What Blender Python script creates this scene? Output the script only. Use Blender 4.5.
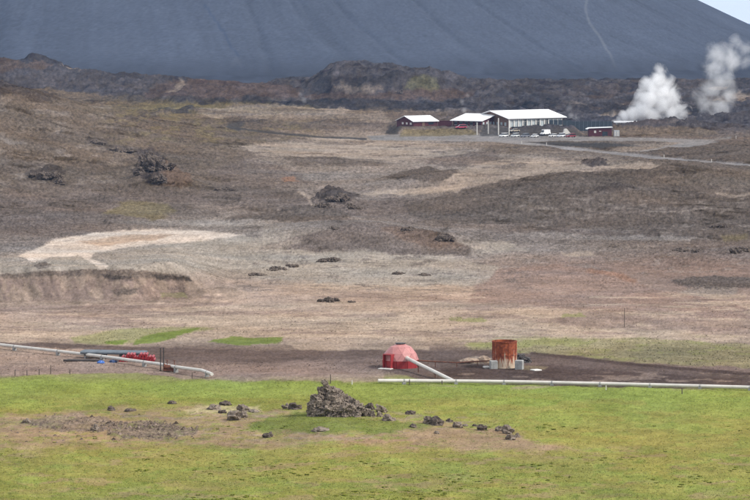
import bpy, bmesh, math, random
import numpy as np
from mathutils import Vector, Matrix

# ------------------------------------------------------------------ camera, world, sun, exposure
sc = bpy.context.scene
for o in list(bpy.data.objects):
    bpy.data.objects.remove(o, do_unlink=True)
C = sc.collection
F = 3125.0          # focal length in photo pixels (150 mm on a 36 mm sensor, 750 px wide)
YH = 13.0           # photo row of the true horizon
ZC = 70.0           # camera height
cam_d = bpy.data.cameras.new('camera')
cam = bpy.data.objects.new('camera', cam_d); C.objects.link(cam)
cam.location = (0, 0, ZC); cam.rotation_euler = (math.pi/2, 0, 0)
cam_d.sensor_width = 36; cam_d.lens = 36*F/750
cam_d.shift_y = -(250-YH)/750.0
cam_d.clip_start = 1; cam_d.clip_end = 60000
sc.camera = cam

SUN_EL, SUN_AZ = 41.0, 104.0       # azimuth measured from +Y (view direction) towards +X
w = bpy.data.worlds.new('World'); sc.world = w; w.use_nodes = True
nt = w.node_tree; nt.nodes.clear()
def N(nt, t, **kw):
    n = nt.nodes.new(t)
    for k, v in kw.items():
        setattr(n, k, v)
    return n
wo = N(nt, 'ShaderNodeOutputWorld'); bg = N(nt, 'ShaderNodeBackground')
sky = N(nt, 'ShaderNodeTexSky', sky_type='NISHITA', sun_disc=False)
sky.sun_elevation = math.radians(SUN_EL); sky.sun_rotation = math.radians(SUN_AZ)
sky.air_density = 1.0; sky.dust_density = 2.0
tc = N(nt, 'ShaderNodeTexCoord'); mp = N(nt, 'ShaderNodeMapping'); mp.inputs['Scale'].default_value = (1.2, 1.2, 9)
nz = N(nt, 'ShaderNodeTexNoise'); nz.inputs['Scale'].default_value = 2.2; nz.inputs['Detail'].default_value = 7
cr = N(nt, 'ShaderNodeValToRGB'); cr.color_ramp.elements[0].position = .36; cr.color_ramp.elements[1].position = .60
cr.color_ramp.elements[0].color = (.7, .7, .7, 1); cr.color_ramp.elements[1].color = (.92, .92, .92, 1)
mx = N(nt, 'ShaderNodeMix', data_type='RGBA'); mx.inputs[7].default_value = (9.0, 9.3, 9.8, 1)
L = nt.links.new
L(tc.outputs['Generated'], mp.inputs['Vector']); L(mp.outputs[0], nz.inputs['Vector']); L(nz.outputs['Fac'], cr.inputs['Fac'])
L(cr.outputs['Color'], mx.inputs[0]); L(sky.outputs[0], mx.inputs[6]); L(mx.outputs[2], bg.inputs['Color'])
bg.inputs['Strength'].default_value = 0.068; L(bg.outputs[0], wo.inputs['Surface'])

sd = bpy.data.lights.new('sun', 'SUN'); sd.energy = 2.0; sd.angle = math.radians(7); sd.color = (1, .95, .88)
sun = bpy.data.objects.new('sun', sd); C.objects.link(sun)
_e, _a = math.radians(SUN_EL), math.radians(SUN_AZ)
sdir = Vector((math.sin(_a)*math.cos(_e), math.cos(_a)*math.cos(_e), math.sin(_e)))
sun.rotation_euler = sdir.to_track_quat('Z', 'Y').to_euler(); sun.location = (60, 0, 200)

sc.view_settings.view_transform = 'Standard'; sc.view_settings.look = 'None'
sc.view_settings.exposure = 1.0; sc.view_settings.gamma = 1.0; sc.view_settings.use_curve_mapping = False
sc.render.engine = 'CYCLES'
cy = sc.cycles
cy.max_bounces = 14; cy.diffuse_bounces = 2; cy.glossy_bounces = 2; cy.transmission_bounces = 2
cy.volume_bounces = 14; cy.transparent_max_bounces = 4; cy.use_denoising = True; cy.denoiser = 'OPENIMAGEDENOISE'; cy.denoising_input_passes = 'RGB_ALBEDO_NORMAL'; cy.denoising_prefilter = 'NONE'
cy.caustics_reflective = False; cy.caustics_refractive = False

HAZE = 0.32e-4

# ------------------------------------------------------------------ numeric helpers
rng = np.random.default_rng(7); random.seed(7)
def _h(ix, iy, iz, s):
    n = (ix*374761393 + iy*668265263 + iz*2147483647*3 + s*974634777) & 0xffffffff
    n = ((n ^ (n >> 13))*1274126177) & 0xffffffff
    n = ((n ^ (n >> 16))*2246822519) & 0xffffffff
    return ((n ^ (n >> 15)) & 0xffffff)/float(0xffffff)
def vn(x, y, s=0, z=None):
    x = np.asarray(x, float); y = np.asarray(y, float)
    x0 = np.floor(x); y0 = np.floor(y); fx = x-x0; fy = y-y0
    fx = fx*fx*(3-2*fx); fy = fy*fy*(3-2*fy)
    ix = x0.astype(np.int64); iy = y0.astype(np.int64)
    if z is None:
        a = _h(ix, iy, 0, s); b = _h(ix+1, iy, 0, s); c = _h(ix, iy+1, 0, s); d = _h(ix+1, iy+1, 0, s)
        return (a*(1-fx)+b*fx)*(1-fy)+(c*(1-fx)+d*fx)*fy
    z0 = np.floor(z); fz = z-z0; fz = fz*fz*(3-2*fz); iz = z0.astype(np.int64)
    r = []
    for k in (0, 1):
        a = _h(ix, iy, iz+k, s); b = _h(ix+1, iy, iz+k, s); c = _h(ix, iy+1, iz+k, s); d = _h(ix+1, iy+1, iz+k, s)
        r.append((a*(1-fx)+b*fx)*(1-fy)+(c*(1-fx)+d*fx)*fy)
    return r[0]*(1-fz)+r[1]*fz
def fbm(x, y, o=4, s=0, z=None, gain=.5):
    t = 0; a = 1; n = 0
    for k in range(o):
        t = t+a*vn(x*2**k, y*2**k, s+k*17, None if z is None else z*2**k); n += a; a *= gain
    return t/n*2-1
def sst(a, b, x):
    t = np.clip((x-a)/(b-a), 0, 1); return t*t*(3-2*t)
def lin(c):
    c = np.asarray(c, float)/255.0
    return np.where(c <= .04045, c/12.92, ((c+.055)/1.055)**2.4)

# ------------------------------------------------------------------ terrain profile
AN = [(0, -1.7), (20, -6), (60, -20), (120, -36), (200, -44), (300, None, 500), (345, None, 440), (402, None, 383), (422, None, 367),
      (462, None, 340), (540, None, 300), (645, None, 260), (800, None, 220), (1060, None, 180), (1380, None, 150), (1640, None, 135),
      (2080, None, 110), (2946, None, 83), (6000, -67), (21000, -67)]
_aY = np.array([a[0] for a in AN], float)
_aZ = np.array([a[1] if a[1] is not None else -(a[2]-YH)/F*a[0] for a in AN], float)
_d = np.concatenate([np.linspace(0, 3200, 6401), np.linspace(3205, 21000, 3560)])
_z = np.interp(_d, _aY, _aZ)
k = np.ones(41)/41
_zs = _z.copy(); _zs[20:6400-20] = np.convolve(_z[:6400], k, 'same')[20:6400-20]
def base(Y): return np.interp(Y, _d, _zs)          # relative to camera height
def D_of(py):                                       # distance of the plain base ground seen at photo row py
    Y = np.linspace(250, 3100, 12000); r = YH - base(Y)/Y*F
    return float(np.interp(-py, -r, Y))

cols = np.concatenate([np.linspace(-2600, -170, 36)[:-1], np.arange(-150, 901, 1.12), np.linspace(920, 3350, 36)[1:]])
r_near = np.concatenate([np.linspace(0, 240, 14), np.linspace(252, 290, 6)])
pyr = np.concatenate([np.arange(512, 210, -.74), np.arange(210, 140, -.42), np.arange(140, 112, -.5), np.arange(112, 84, -.16)])
_Yt = np.linspace(250, 3100, 20000); _pyt = YH-base(_Yt)/_Yt*F
r_mid = np.interp(-pyr, -_pyt, _Yt)
r_mid = np.unique(np.concatenate([r_mid, np.linspace(529, 572, 90), np.linspace(1598, 1634, 28)]))
r_far = np.concatenate([np.linspace(r_mid[-1]+20, 3600, 20), np.geomspace(3700, 20000, 26)])
rows = np.concatenate([r_near, r_mid, r_far])
NR, NC = len(rows), len(cols)
YY = np.repeat(rows[:, None], NC, 1)
PX = np.repeat(cols[None, :], NR, 0)
XX = (PX-375)/F*np.maximum(YY, 40)
ZZ = np.repeat(base(rows)[:, None], NC, 1)

# hills: photo column, distance, half width px, half depth m, height px, shape power
def bump(pxc, D, sx, sy, hpx, p=1.0, fx=1):
    X0 = (pxc-375)/F*D; sX = sx/F*D; h = hpx/F*D
    q = ((XX-X0)/sX)**2+((YY-D)/sy)**2
    return h*np.exp(-q**p*.7)
ZZ += bump(-120, 1350, 190, 330, 84)                # brown hillside on the left
ZZ += bump(640, 960, 150, 95, 31)                  # dark gravel rise on the right
ZZ += bump(780, 1150, 90, 120, 16)
ZZ += bump(345, 720, 95, 40, 15)                    # low mound in the middle
ZZ += bump(455, 1010, 60, 50, 5)
ZZ += bump(384, 2420, 66, 110, 26, 2.8)             # flat-topped lava hill
ZZ += bump(305, 2500, 50, 120, 15)
ZZ += bump(480, 2450, 45, 120, 14)
ZZ += bump(205, 2330, 62, 90, 15, 1.3)              # red cinder hill
ZZ += bump(100, 2800, 120, 120, 9)
ZZ += bump(20, 2750, 55, 90, 17)
ZZ += bump(-60, 2650, 70, 90, 20)
ZZ += bump(37, 2740, 12, 50, 6)
ZZ += bump(640, 2750, 160, 120, 7)
ZZ += bump(665, 1730, 42, 40, 6, 2)                 # berm by the pump house
ZZ += bump(290, 404, 75, 7, 7, 1.5)                 # grassy lip that hides the pipe
ZZ += bump(340, 352, 70, 18, 7)                     # rise under the rock
ZZ += bump(110, 350, 120, 18, 4)
# scarp dug into the slope on the left
Yf = 536 + 3*fbm(XX/26, XX*0, 3, 5) + 30*sst(120, 235, PX)
tp = 1-sst(160, 238, PX)
pr = (YY-Yf)+1.1*fbm((XX+.35*YY)/2.4, XX*0, 3, 6)
ZZ += 5.1*tp*sst(0, 11, pr)*np.where(pr > 11, np.exp(-np.maximum(pr-11, 0)/75), 1)*(1+.1*fbm(XX/6, YY/6, 3, 9))
# terrace that carries the bath houses
tx = sst(385, 402, PX)*(1-sst(572, 585, PX))
ZZ += 3.8*tx*sst(1606, 1628, YY)*(1-sst(1760, 1900, YY))
def proj(): return YH-ZZ/np.maximum(YY, 1)*F
def surf(px, py):
    """nearest ground point seen at a photo pixel -> (X, Y, Z absolute)"""
    c = int(np.argmin(np.abs(cols-px))); col = PYc[:, c]
    for i in range(18, NR-1):
        if col[i] >= py > col[i+1]:
            t = (col[i]-py)/(col[i]-col[i+1]); Y = rows[i]+t*(rows[i+1]-rows[i])
            return Vector(((px-375)/F*Y, Y, ZC+(YH-py)/F*Y))
    Y = D_of(max(py, 84)); return Vector(((px-375)/F*Y, Y, ZC+base(Y)))
PYc = proj()
# small hills that sit on the slope already built
for (px, py, sx, sy, hpx) in [(158, 184, 21, 26, 13), (139, 172, 12, 15, 9), (185, 188, 14, 18, 7), (52, 180, 22, 14, 6), (336, 203, 22, 14, 9), (430, 182, 30, 16, 9), (516, 213, 34, 12, 7), (610, 199, 40, 14, 6), (320, 168, 44, 12, 3), (290, 221, 50, 10, 6), (600, 170, 12, 6, 4),
                              (300, 196, 14, 10, 4), (352, 213, 22, 12, 5), (447, 240, 20, 12, 7), (640, 214, 70, 20, 6), (560, 208, 50, 16, 5), (690, 262, 45, 14, 6),
                              (735, 255, 22, 9, 7), (545, 190, 40, 20, 4), (230, 292, 26, 6, 5), (610, 316, 110, 14, 4),
                              (475, 363, 15, 3, 5), (500, 168, 60, 20, 3), (60, 218, 60, 18, 3)]:
    p = surf(px, py); ZZ += bump(px, p.y, sx, sy, hpx)
PYc = proj()

# ------------------------------------------------------------------ land cover
wx = 8*fbm(PX/34, PYc/11, 4, 21)+4.0*fbm(PX/7, PYc/2.4, 3, 22)
wy = 3.4*fbm(PX/40, PYc/10, 4, 23)+1.8*fbm(PX/8, PYc/2.4, 3, 24)
QX = PX+wx; QY = PYc+wy
NCH = 7   # r g b  roughness(m)  grass  dry tussock  stones
PAL = dict(
 grass=(155, 159, 88, .05, 1, 0, 0), grassy=(170, 162, 97, .05, .8, 0, 0), lush=(124, 142, 74, .05, 1, 0, 0), green=(156, 169, 93, .05, 1, 0, 0),
 brownp=(178, 152, 126, .05, .35, 0, 0.05), rubble=(142, 126, 115, .22, 0, 0, 1), palep=(205, 190, 150, .05, .2, 0, 0),
 dirt=(117, 103, 100, .05, 0, 0, 0.1), dirtd=(92, 80, 80, .05, 0, 0, 0.1), pink=(170, 150, 139, .06, 0, .15, 0.08), pinkd=(150, 131, 125, .06, 0, .2, 0.1),
 tan=(194, 174, 157, .06, 0, .12, 0), tanp=(190, 167, 153, .07, 0, .12, 0), olive=(170, 165, 124, .08, .4, .6, 0), meadow=(156, 158, 106, .08, .8, .4, 0),
 pale=(178, 167, 157, .1, 0, .5, 0.1), gravel=(122, 112, 110, .12, 0, .7, .5), graveld=(108, 100, 98, .14, 0, .6, .6), hill=(117, 107, 102, .16, 0, .5, .6), grey=(146, 137, 134, .12, 0, .7, .4),
 sand=(177, 163, 153, .1, 0, .3, 0.05), sandd=(158, 146, 139, .12, 0, .4, 0.15), lava=(72, 75, 87, 1.1, 0, 0, .8), lavam=(88, 89, 100, 1.2, 0, 0, .6), redl=(96, 90, 95, .5, 0, 0, .3), redc=(98, 89, 93, .25, 0, 0, .2),
 crag=(84, 79, 82, .8, 0, 0, 1), silica=(228, 211, 198, .05, 0, 0, .05), silp=(196, 172, 154, .05, 0, 0, .05), rust=(158, 126, 112, .1, 0, .1, .2), rustp=(160, 136, 127, .1, 0, .2, .2),
 road=(156, 153, 156, .02, 0, 0, 0), lot=(152, 149, 151, .03, 0, 0, 0), asph=(88, 88, 93, .1, 0, 0, 0), yel=(131, 121, 100, .1, 0, .4, .2), yelg=(116, 118, 98, .5, 0, .2, .2),
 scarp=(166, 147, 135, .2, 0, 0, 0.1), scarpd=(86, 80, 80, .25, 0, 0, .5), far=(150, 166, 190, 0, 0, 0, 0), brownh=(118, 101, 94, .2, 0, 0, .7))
PAL = {k: np.array(v, float) for k, v in PAL.items()}
# background colours by photo row at five columns, the broad change of the ground with distance
RB = [560, 500, 440, 398, 384, 374, 352, 338, 318, 300, 285, 268, 250, 232, 215, 198, 180, 162, 148, 136, 126, 116, 107, 98, 88, 70, 20]
GB = {
 -40: 'grass grass grassy grass green pinkd pink tan tanp tanp pink pale grey gravel gravel gravel hill hill hill hill hill hill hill hill hill lava lava',
 60:  'grass grass grassy grass green pinkd pink tan tanp tanp pink pale grey gravel gravel gravel hill hill hill hill hill hill hill hill hill lava lava',
 200: 'grass grass grassy grass green pinkd dirt tan tan tanp pink pale pale pale grey gravel hill hill hill hill hill hill yel lava lavam lava lava',
 375: 'grass grass grassy grass green pinkd dirt tan tan tanp tan pale pale grey gravel gravel grey sandd sand sandd gravel gravel sandd lava lavam lavam lava',
 560: 'grass grass grassy green green pinkd dirt tan tan tanp tanp pinkd grey gravel gravel graveld graveld sandd graveld gravel lavam lava lava lava lavam lavam lava',
 700: 'grass grass grassy green green pinkd dirt tan tan tanp pinkd pinkd gravel graveld graveld graveld graveld graveld graveld gravel lavam lava lava lavam lavam lavam lava',
 800: 'grass grass grassy green green pinkd dirt tan tan tanp pinkd pinkd gravel graveld graveld graveld graveld graveld graveld gravel lavam lava lava lavam lavam lavam lava'}
gx = sorted(GB)
tab = np.array([[PAL[n] for n in GB[g].split()] for g in gx])      # cols x rows x ch
ri = np.interp(-QY, -np.array(RB, float), np.arange(len(RB)))
ci = np.interp(QX, gx, np.arange(len(gx)))
r0 = np.minimum(ri.astype(int), len(RB)-2); c0 = np.minimum(ci.astype(int), len(gx)-2)
fr = (ri-r0)[..., None]; fc = (ci-c0)[..., None]; fc = fc*fc*(3-2*fc)
COL = (tab[c0, r0]*(1-fc)+tab[c0+1, r0]*fc)*(1-fr)+(tab[c0, r0+1]*(1-fc)+tab[c0+1, r0+1]*fc)*fr

def _blend(m, sl, name, op):
    m = (m*op)[..., None]; COL[sl] = COL[sl]*(1-m)+PAL[name]*m
def _sub(x0, x1, y0, y1, pad):
    c = np.where((cols > x0-pad) & (cols < x1+pad))[0]
    sub = QY[:, c[0]:c[-1]+1]
    r = np.where(((sub > y0-pad) & (sub < y1+pad)).any(1))[0]
    return (slice(r[0], r[-1]+1), slice(c[0], c[-1]+1)) if len(r) else None
def poly(pts, name, f=3, op=1, warp=1.0):
    pts = np.array(pts, float); x0, y0 = pts.min(0); x1, y1 = pts.max(0)
    sl = _sub(x0, x1, y0, y1, 14+f)
    if sl is None: return
    X = PX[sl]+wx[sl]*warp; Y = PYc[sl]+wy[sl]*warp
    ins = np.zeros(X.shape, bool); dd = np.full(X.shape, 1e9)
    n = len(pts)
    for i in range(n):
        ax, ay = pts[i]; bx, by = pts[(i+1) % n]
        if ay != by:
            cnd = ((ay > Y) != (by > Y)) & (X < (bx-ax)*(Y-ay)/(by-ay)+ax); ins ^= cnd
        vx, vy = bx-ax, (by-ay); t = np.clip(((X-ax)*vx+(Y-ay)*vy)/(vx*vx+vy*vy+1e-9), 0, 1)
        dd = np.minimum(dd, np.hypot((X-ax-t*vx)*.5, Y-ay-t*vy))
    sd_ = np.where(ins, dd, -dd)
    f = f*.55; _blend(sst(-f*.5, f*.5, sd_), sl, name, op)
def line(pts, wid, name, f=1.2, op=1, warp=.4):
    pts = np.array(pts, float); x0, y0 = pts.min(0); x1, y1 = pts.max(0)
    sl = _sub(x0, x1, y0, y1, 14+wid)
    if sl is None: return
    X = PX[sl]+wx[sl]*warp; Y = PYc[sl]+wy[sl]*warp; dd = np.full(X.shape, 1e9)
    for (ax, ay), (bx, by) in zip(pts[:-1], pts[1:]):
        vx, vy = bx-ax, by-ay; t = np.clip(((X-ax)*vx+(Y-ay)*vy)/(vx*vx+vy*vy+1e-9), 0, 1)
        dd = np.minimum(dd, np.hypot((X-ax-t*vx)*.6, Y-ay-t*vy))
    _blend(1-sst(wid*.5-f*.5, wid*.5+f*.5, dd), sl, name, op)
def spots(x0, x1, y0, y1, name, thr, lx, ly, op, seed, f=.07):
    """scattered natural patches of one kind of ground inside a region"""
    sl = _sub(x0, x1, y0, y1, 0)
    if sl is None: return
    X = PX[sl]; Y = PYc[sl]
    n = fbm(X/lx, Y/ly, 4, seed)
    e = sst(x0, x0+(x1-x0)*.15, X)*(1-sst(x1-(x1-x0)*.15, x1, X))*sst(y0, y0+(y1-y0)*.2, Y)*(1-sst(y1-(y1-y0)*.2, y1, Y))
    _blend(sst(thr-f, thr+f, n)*e, sl, name, op)

# far country, lava fields, cinder hills
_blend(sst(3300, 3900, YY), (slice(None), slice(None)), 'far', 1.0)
poly([(-300, 92), (-300, 62), (120, 66), (330, 70), (520, 86), (760, 84), (900, 84), (900, 128), (575, 126), (480, 113), (400, 110), (300, 103), (180, 98), (120, 97), (40, 88)], 'lavam', 4)
spots(100, 800, 66, 128, 'lava', .05, 30, 4, .85, 31)
spots(540, 800, 84, 130, 'redl', .12, 46, 5, .7, 32)
spots(560, 800, 96, 126, 'sandd', .34, 24, 1.6, .8, 34)
poly([(-60, 70), (-10, 62), (14, 60), (28, 64), (40, 60), (52, 64), (60, 68), (30, 70)], 'redl', 2)
poly([(62, 67), (90, 67), (108, 70), (112, 73), (88, 72), (64, 69)], 'sandd', 2, .9)
poly([(120, 63), (150, 63), (150, 66), (122, 66)], 'sandd', 2, .6)
poly([(140, 98), (165, 82), (200, 78), (250, 82), (300, 90), (360, 92), (430, 88), (480, 92), (470, 101), (400, 100), (300, 98), (240, 99), (190, 98)], 'redc', 4, .75)
poly([(300, 96), (306, 70), (330, 60), (420, 60), (450, 70), (468, 84), (430, 86), (404, 94), (360, 92), (330, 86)], 'lavam', 3)
poly([(330, 82), (350, 74), (410, 72), (400, 82), (372, 88)], 'lava', 3, .9)
poly([(404, 92), (414, 79), (424, 76), (438, 82), (436, 92), (420, 90)], 'yelg', 3, .5)
poly([(332, 90), (340, 80), (352, 85), (380, 88), (372, 92)], 'sandd', 3, .5)
poly([(166, 92), (176, 84), (182, 78), (186, 84), (176, 92)], 'sandd', 3, .7)
poly([(150, 100), (300, 100), (420, 102), (480, 104), (480, 112), (380, 110), (260, 104), (170, 101)], 'lava', 2, .95)
spots(640, 790, 84, 104, 'sandd', .2, 20, 3, .7, 36)
# yellow moss on the slope
spots(90, 330, 96, 150, 'yel', .14, 11, 2.2, .55, 41)
spots(-150, 140, 90, 200, 'grey', .22, 20, 4, .6, 42)
spots(-150, 330, 110, 230, 'graveld', .12, 26, 5, .6, 43)
poly([(104, 214), (130, 202), (165, 203), (180, 210), (150, 219)], 'yel', 5, .8)
# sandy flats below the baths, gully and gravel mounds, edges as the ground shows them
def cp(pts, name, op=.95, f=4.0, warp=.85): poly(pts, name, f, op, warp)
cp([(190, 108), (260, 104), (330, 108), (385, 112), (395, 124), (330, 121), (260, 120), (210, 118)], 'sandd', .7, 4, 1)
spots(170, 420, 104, 130, 'hill', .12, 26, 2.4, .6, 44)
cp([(240, 160), (300, 150), (480, 146), (480, 200), (300, 200), (250, 180)], 'grey', .6, 10, 1)
cp([(237, 147), (267, 143), (312, 139), (360, 138), (364, 144), (409, 146), (454, 148), (470, 152), (440, 157), (424, 158), (394, 161), (323, 156), (282, 158), (252, 154)], 'sand', .8)
spots(220, 480, 136, 164, 'gravel', .2, 22, 1.6, .6, 141)
cp([(286, 158), (323, 156), (364, 160.6), (394, 164), (379, 168), (342, 167.5), (297, 164)], 'graveld', .75)
cp([(205, 168), (250, 160), (300, 170), (310, 184), (280, 190), (230, 188)], 'gravel', .7, 6)
cp([(420, 160.6), (454, 155), (476, 150), (500, 150), (500, 166), (439, 167)], 'gravel', .85)
cp([(379, 179), (409, 172), (428, 167), (442, 171), (476, 169), (486, 176), (470, 180), (439, 182), (409, 181)], 'graveld', .95, 1.6, .3)
cp([(470, 163.6), (526, 156), (560, 158), (582, 162), (597, 165), (656, 163.6), (661, 167), (645, 173), (619, 170), (593, 175), (571, 170), (545, 175), (492, 184), (455, 189), (440, 187)], 'sand', .8)
spots(430, 670, 152, 192, 'gravel', .2, 18, 1.8, .6, 142)
cp([(357, 193), (409, 189), (470, 185), (461, 191), (409, 196), (368, 196)], 'sand', .95)
cp([(580, 164), (590, 160), (604, 161), (610, 166), (596, 167)], 'crag', .9, 1.6)
cp([(490, 168), (512, 163), (530, 166), (510, 170)], 'gravel', .6)
line([(228, 127), (262, 132), (320, 137), (365, 139)], 2.0, 'asph', 1.0, .9, .15)
cp([(226, 126), (234, 122), (244, 124), (240, 130)], 'asph', .9)
# right-hand dark mound and its folds
cp([(405, 208), (424, 201), (454, 193), (480, 188), (510, 181), (560, 172), (600, 175), (640, 172), (700, 164), (900, 168), (900, 228), (640, 229), (540, 229), (440, 224), (410, 216)], 'graveld', .92, 2.4)
cp([(492, 208), (518, 203), (545, 207), (560, 214), (520, 212)], 'hill', .9); cp([(571, 198), (600, 191), (619, 186), (640, 192), (600, 196)], 'crag', .55)
cp([(650, 180), (720, 172), (800, 176), (790, 190), (690, 188)], 'hill', .7, 5)
line([(649, 212), (690, 211), (731, 210)], 1.4, 'grey', 1.0, .8, .3); line([(716, 193), (735, 196), (760, 192)], 2.5, 'sandd', 1.2, .8, .5)
cp([(507, 236), (563, 234), (634, 235.6), (694, 238), (690, 241), (563, 240.5)], 'grey', .95, 1.8)
cp([(462, 242), (511, 242), (530, 251), (485, 253)], 'pale', .85)
cp([(566, 254), (590, 252), (596, 257), (570, 258)], 'sand', .9)
cp([(720, 236), (745, 234), (748, 240), (725, 241)], 'yel', .7)
spots(430, 800, 176, 290, 'grey', .3, 14, 1.6, .55, 48)
# gully and the dark knoll beside it
cp([(275, 192), (297, 190), (300, 201), (280, 203)], 'graveld', .8); cp([(314, 199), (323, 190), (342, 189), (360, 194), (357, 199), (342, 206), (323, 203)], 'crag', .85, 1.6)
line([(298, 192), (308, 198), (312, 206), (322, 211)], 2.2, 'sand', 1.4, .7); cp([(282, 178), (296, 176), (300, 182), (288, 184)], 'rust', .9)
cp([(215, 222), (245, 214), (293, 209), (327, 207), (349, 216), (345, 223), (290, 220), (245, 220)], 'graveld', .85, 1.8)
line([(353, 219), (380, 222), (402, 226)], 3, 'grey', 1.5, .8)
poly([(-60, 236), (30, 222), (140, 224), (260, 226), (260, 236), (90, 232)], 'gravel', 4, .5)
poly([(680, 290), (710, 285), (740, 288), (735, 296), (715, 300), (700, 302)], 'sandd', 3, .8)
poly([(670, 280), (720, 277), (760, 279), (755, 288), (690, 288)], 'graveld', 2.4, .8)
poly([(480, 272), (560, 266), (620, 272), (650, 290), (690, 302), (750, 314), (752, 322), (640, 314), (540, 306), (470, 300)], 'rustp', 6, .75)
line([(590, 270), (620, 276), (634, 280)], 4, 'rust', 3, .85, .5)
line([(640, 288), (680, 294), (720, 302), (750, 312)], 3, 'rustp', 2, .8, .4)
line([(540, 272), (590, 274)], 3, 'pinkd', 2, .7)
# middle mound and pale flats
cp([(256, 249), (275, 242), (327, 229), (357, 222.5), (379, 223), (409, 229), (439, 234), (469, 247), (476, 257), (387, 253), (312, 251)], 'gravel', .9, 2.4)
cp([(380, 228), (409, 229), (439, 234), (466, 247), (430, 248), (395, 240)], 'brownh', .6, 5)
poly([(250, 260), (330, 252), (450, 256), (500, 268), (480, 284), (360, 286), (250, 278)], 'pale', 6, .75)
spots(200, 560, 240, 300, 'gravel', .3, 16, 1.8, .5, 51)
spots(-150, 900, 286, 345, 'pinkd', .12, 60, 3, .55, 52)
spots(-150, 900, 286, 348, 'tan', .2, 40, 2.4, .7, 53)
# white silica flow
poly([(20, 257), (50, 242), (95, 233), (150, 229), (215, 230), (245, 235), (200, 240), (150, 245), (115, 249), (96, 254), (92, 259), (110, 266), (104, 270), (80, 266), (70, 258), (48, 258), (30, 262)], 'silica', 4, .95, .6)
poly([(75, 243), (120, 236), (180, 234), (150, 240), (105, 246)], 'silp', 4, .9, .6)
poly([(50, 258), (78, 256), (100, 268), (60, 270), (40, 266)], 'pale', 3, .9, .5)
poly([(30, 266), (44, 262), (52, 266), (40, 269)], 'graveld', 2, .8, .5)
poly([(92, 252), (150, 246), (220, 240), (300, 240), (280, 254), (200, 262), (120, 264)], 'pale', 5, .5)
# scarp
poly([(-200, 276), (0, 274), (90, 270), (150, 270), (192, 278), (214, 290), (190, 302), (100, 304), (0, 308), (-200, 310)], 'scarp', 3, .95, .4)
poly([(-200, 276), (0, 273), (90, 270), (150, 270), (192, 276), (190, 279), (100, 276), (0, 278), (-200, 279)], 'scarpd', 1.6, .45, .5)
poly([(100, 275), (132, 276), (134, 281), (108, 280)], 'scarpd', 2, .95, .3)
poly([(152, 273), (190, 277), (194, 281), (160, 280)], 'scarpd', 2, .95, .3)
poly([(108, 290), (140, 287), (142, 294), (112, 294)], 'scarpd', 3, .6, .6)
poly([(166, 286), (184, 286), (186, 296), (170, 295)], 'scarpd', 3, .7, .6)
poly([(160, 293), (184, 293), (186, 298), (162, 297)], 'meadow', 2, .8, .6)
poly([(200, 290), (236, 288), (250, 296), (220, 306)], 'silp', 4, .5)
spots(-150, 215, 276, 304, 'pinkd', .05, 9, 14, .7, 55)
line([(-150, 312), (60, 308), (160, 306), (230, 304)], 4, 'pinkd', 3, .6)
# dry grass meadow and green strips
poly([(70, 338), (120, 330), (180, 326), (215, 328), (170, 338), (110, 345), (75, 344)], 'olive', 4, .85, .6)
poly([(130, 340), (165, 331), (200, 327), (190, 333), (160, 342), (135, 344)], 'lush', 2.5, .8, .8)
poly([(104, 340), (124, 338), (122, 344), (104, 344)], 'lush', 2, .8, .8)
poly([(206, 342), (232, 337), (284, 338), (280, 343), (236, 346)], 'lush', 2.5, .8, .8)
poly([(284, 342), (360, 346), (430, 346), (430, 350), (300, 350)], 'tan', 3, .7, .6)
poly([(466, 344), (520, 336), (600, 338), (760, 344), (900, 346), (900, 366), (750, 368), (640, 362), (560, 354), (480, 352)], 'olive', 5, .6)
poly([(470, 342), (530, 339), (600, 340), (590, 344), (480, 346)], 'meadow', 4, .6, 1.2)
spots(440, 860, 334, 366, 'meadow', .26, 20, 2.2, .45, 56)
poly([(560, 314), (580, 312), (584, 317), (564, 317)], 'meadow', 2, .6)
poly([(450, 318), (480, 317), (484, 321), (455, 321)], 'meadow', 2, .6)
poly([(560, 318), (640, 316), (760, 322), (760, 334), (640, 326), (560, 326)], 'pinkd', 4, .6)
# graded dirt pad and tracks
poly([(-160, 338), (0, 342), (60, 344), (160, 348), (300, 351), (420, 350), (490, 350), (535, 354), (620, 364), (700, 371), (760, 375), (900, 380), (900, 392), (740, 388), (560, 386), (420, 381), (360, 366), (280, 362), (180, 362), (90, 350), (0, 346), (-160, 341)], 'dirt', 2.5, .95, .5)
poly([(440, 368), (560, 366), (700, 376), (760, 380), (760, 386), (560, 381), (450, 378)], 'dirtd', 4, .7, .6)
line([(532, 353), (620, 363), (700, 370), (760, 375), (880, 380)], 3, 'dirtd', 1.4, .9, .2)
poly([(-160, 352), (60, 358), (200, 366), (330, 362), (380, 370), (388, 382), (200, 380), (0, 376), (-160, 372)], 'pink', 4, .75, .6)
poly([(170, 372), (300, 360), (380, 358), (384, 370), (300, 376), (200, 378)], 'pinkd', 4, .7, .6)
line([(-100, 366), (60, 370), (180, 377)], 4, 'pinkd', 3, .7)
poly([(458, 360), (476, 356), (492, 358), (490, 364), (464, 364)], 'sand', 2, .8, .3)
poly([(528, 366), (552, 368), (540, 372), (520, 370)], 'palep', 2, .4, .6)
spots(400, 860, 370, 392, 'pink', .25, 26, 2.4, .6, 57)
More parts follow.
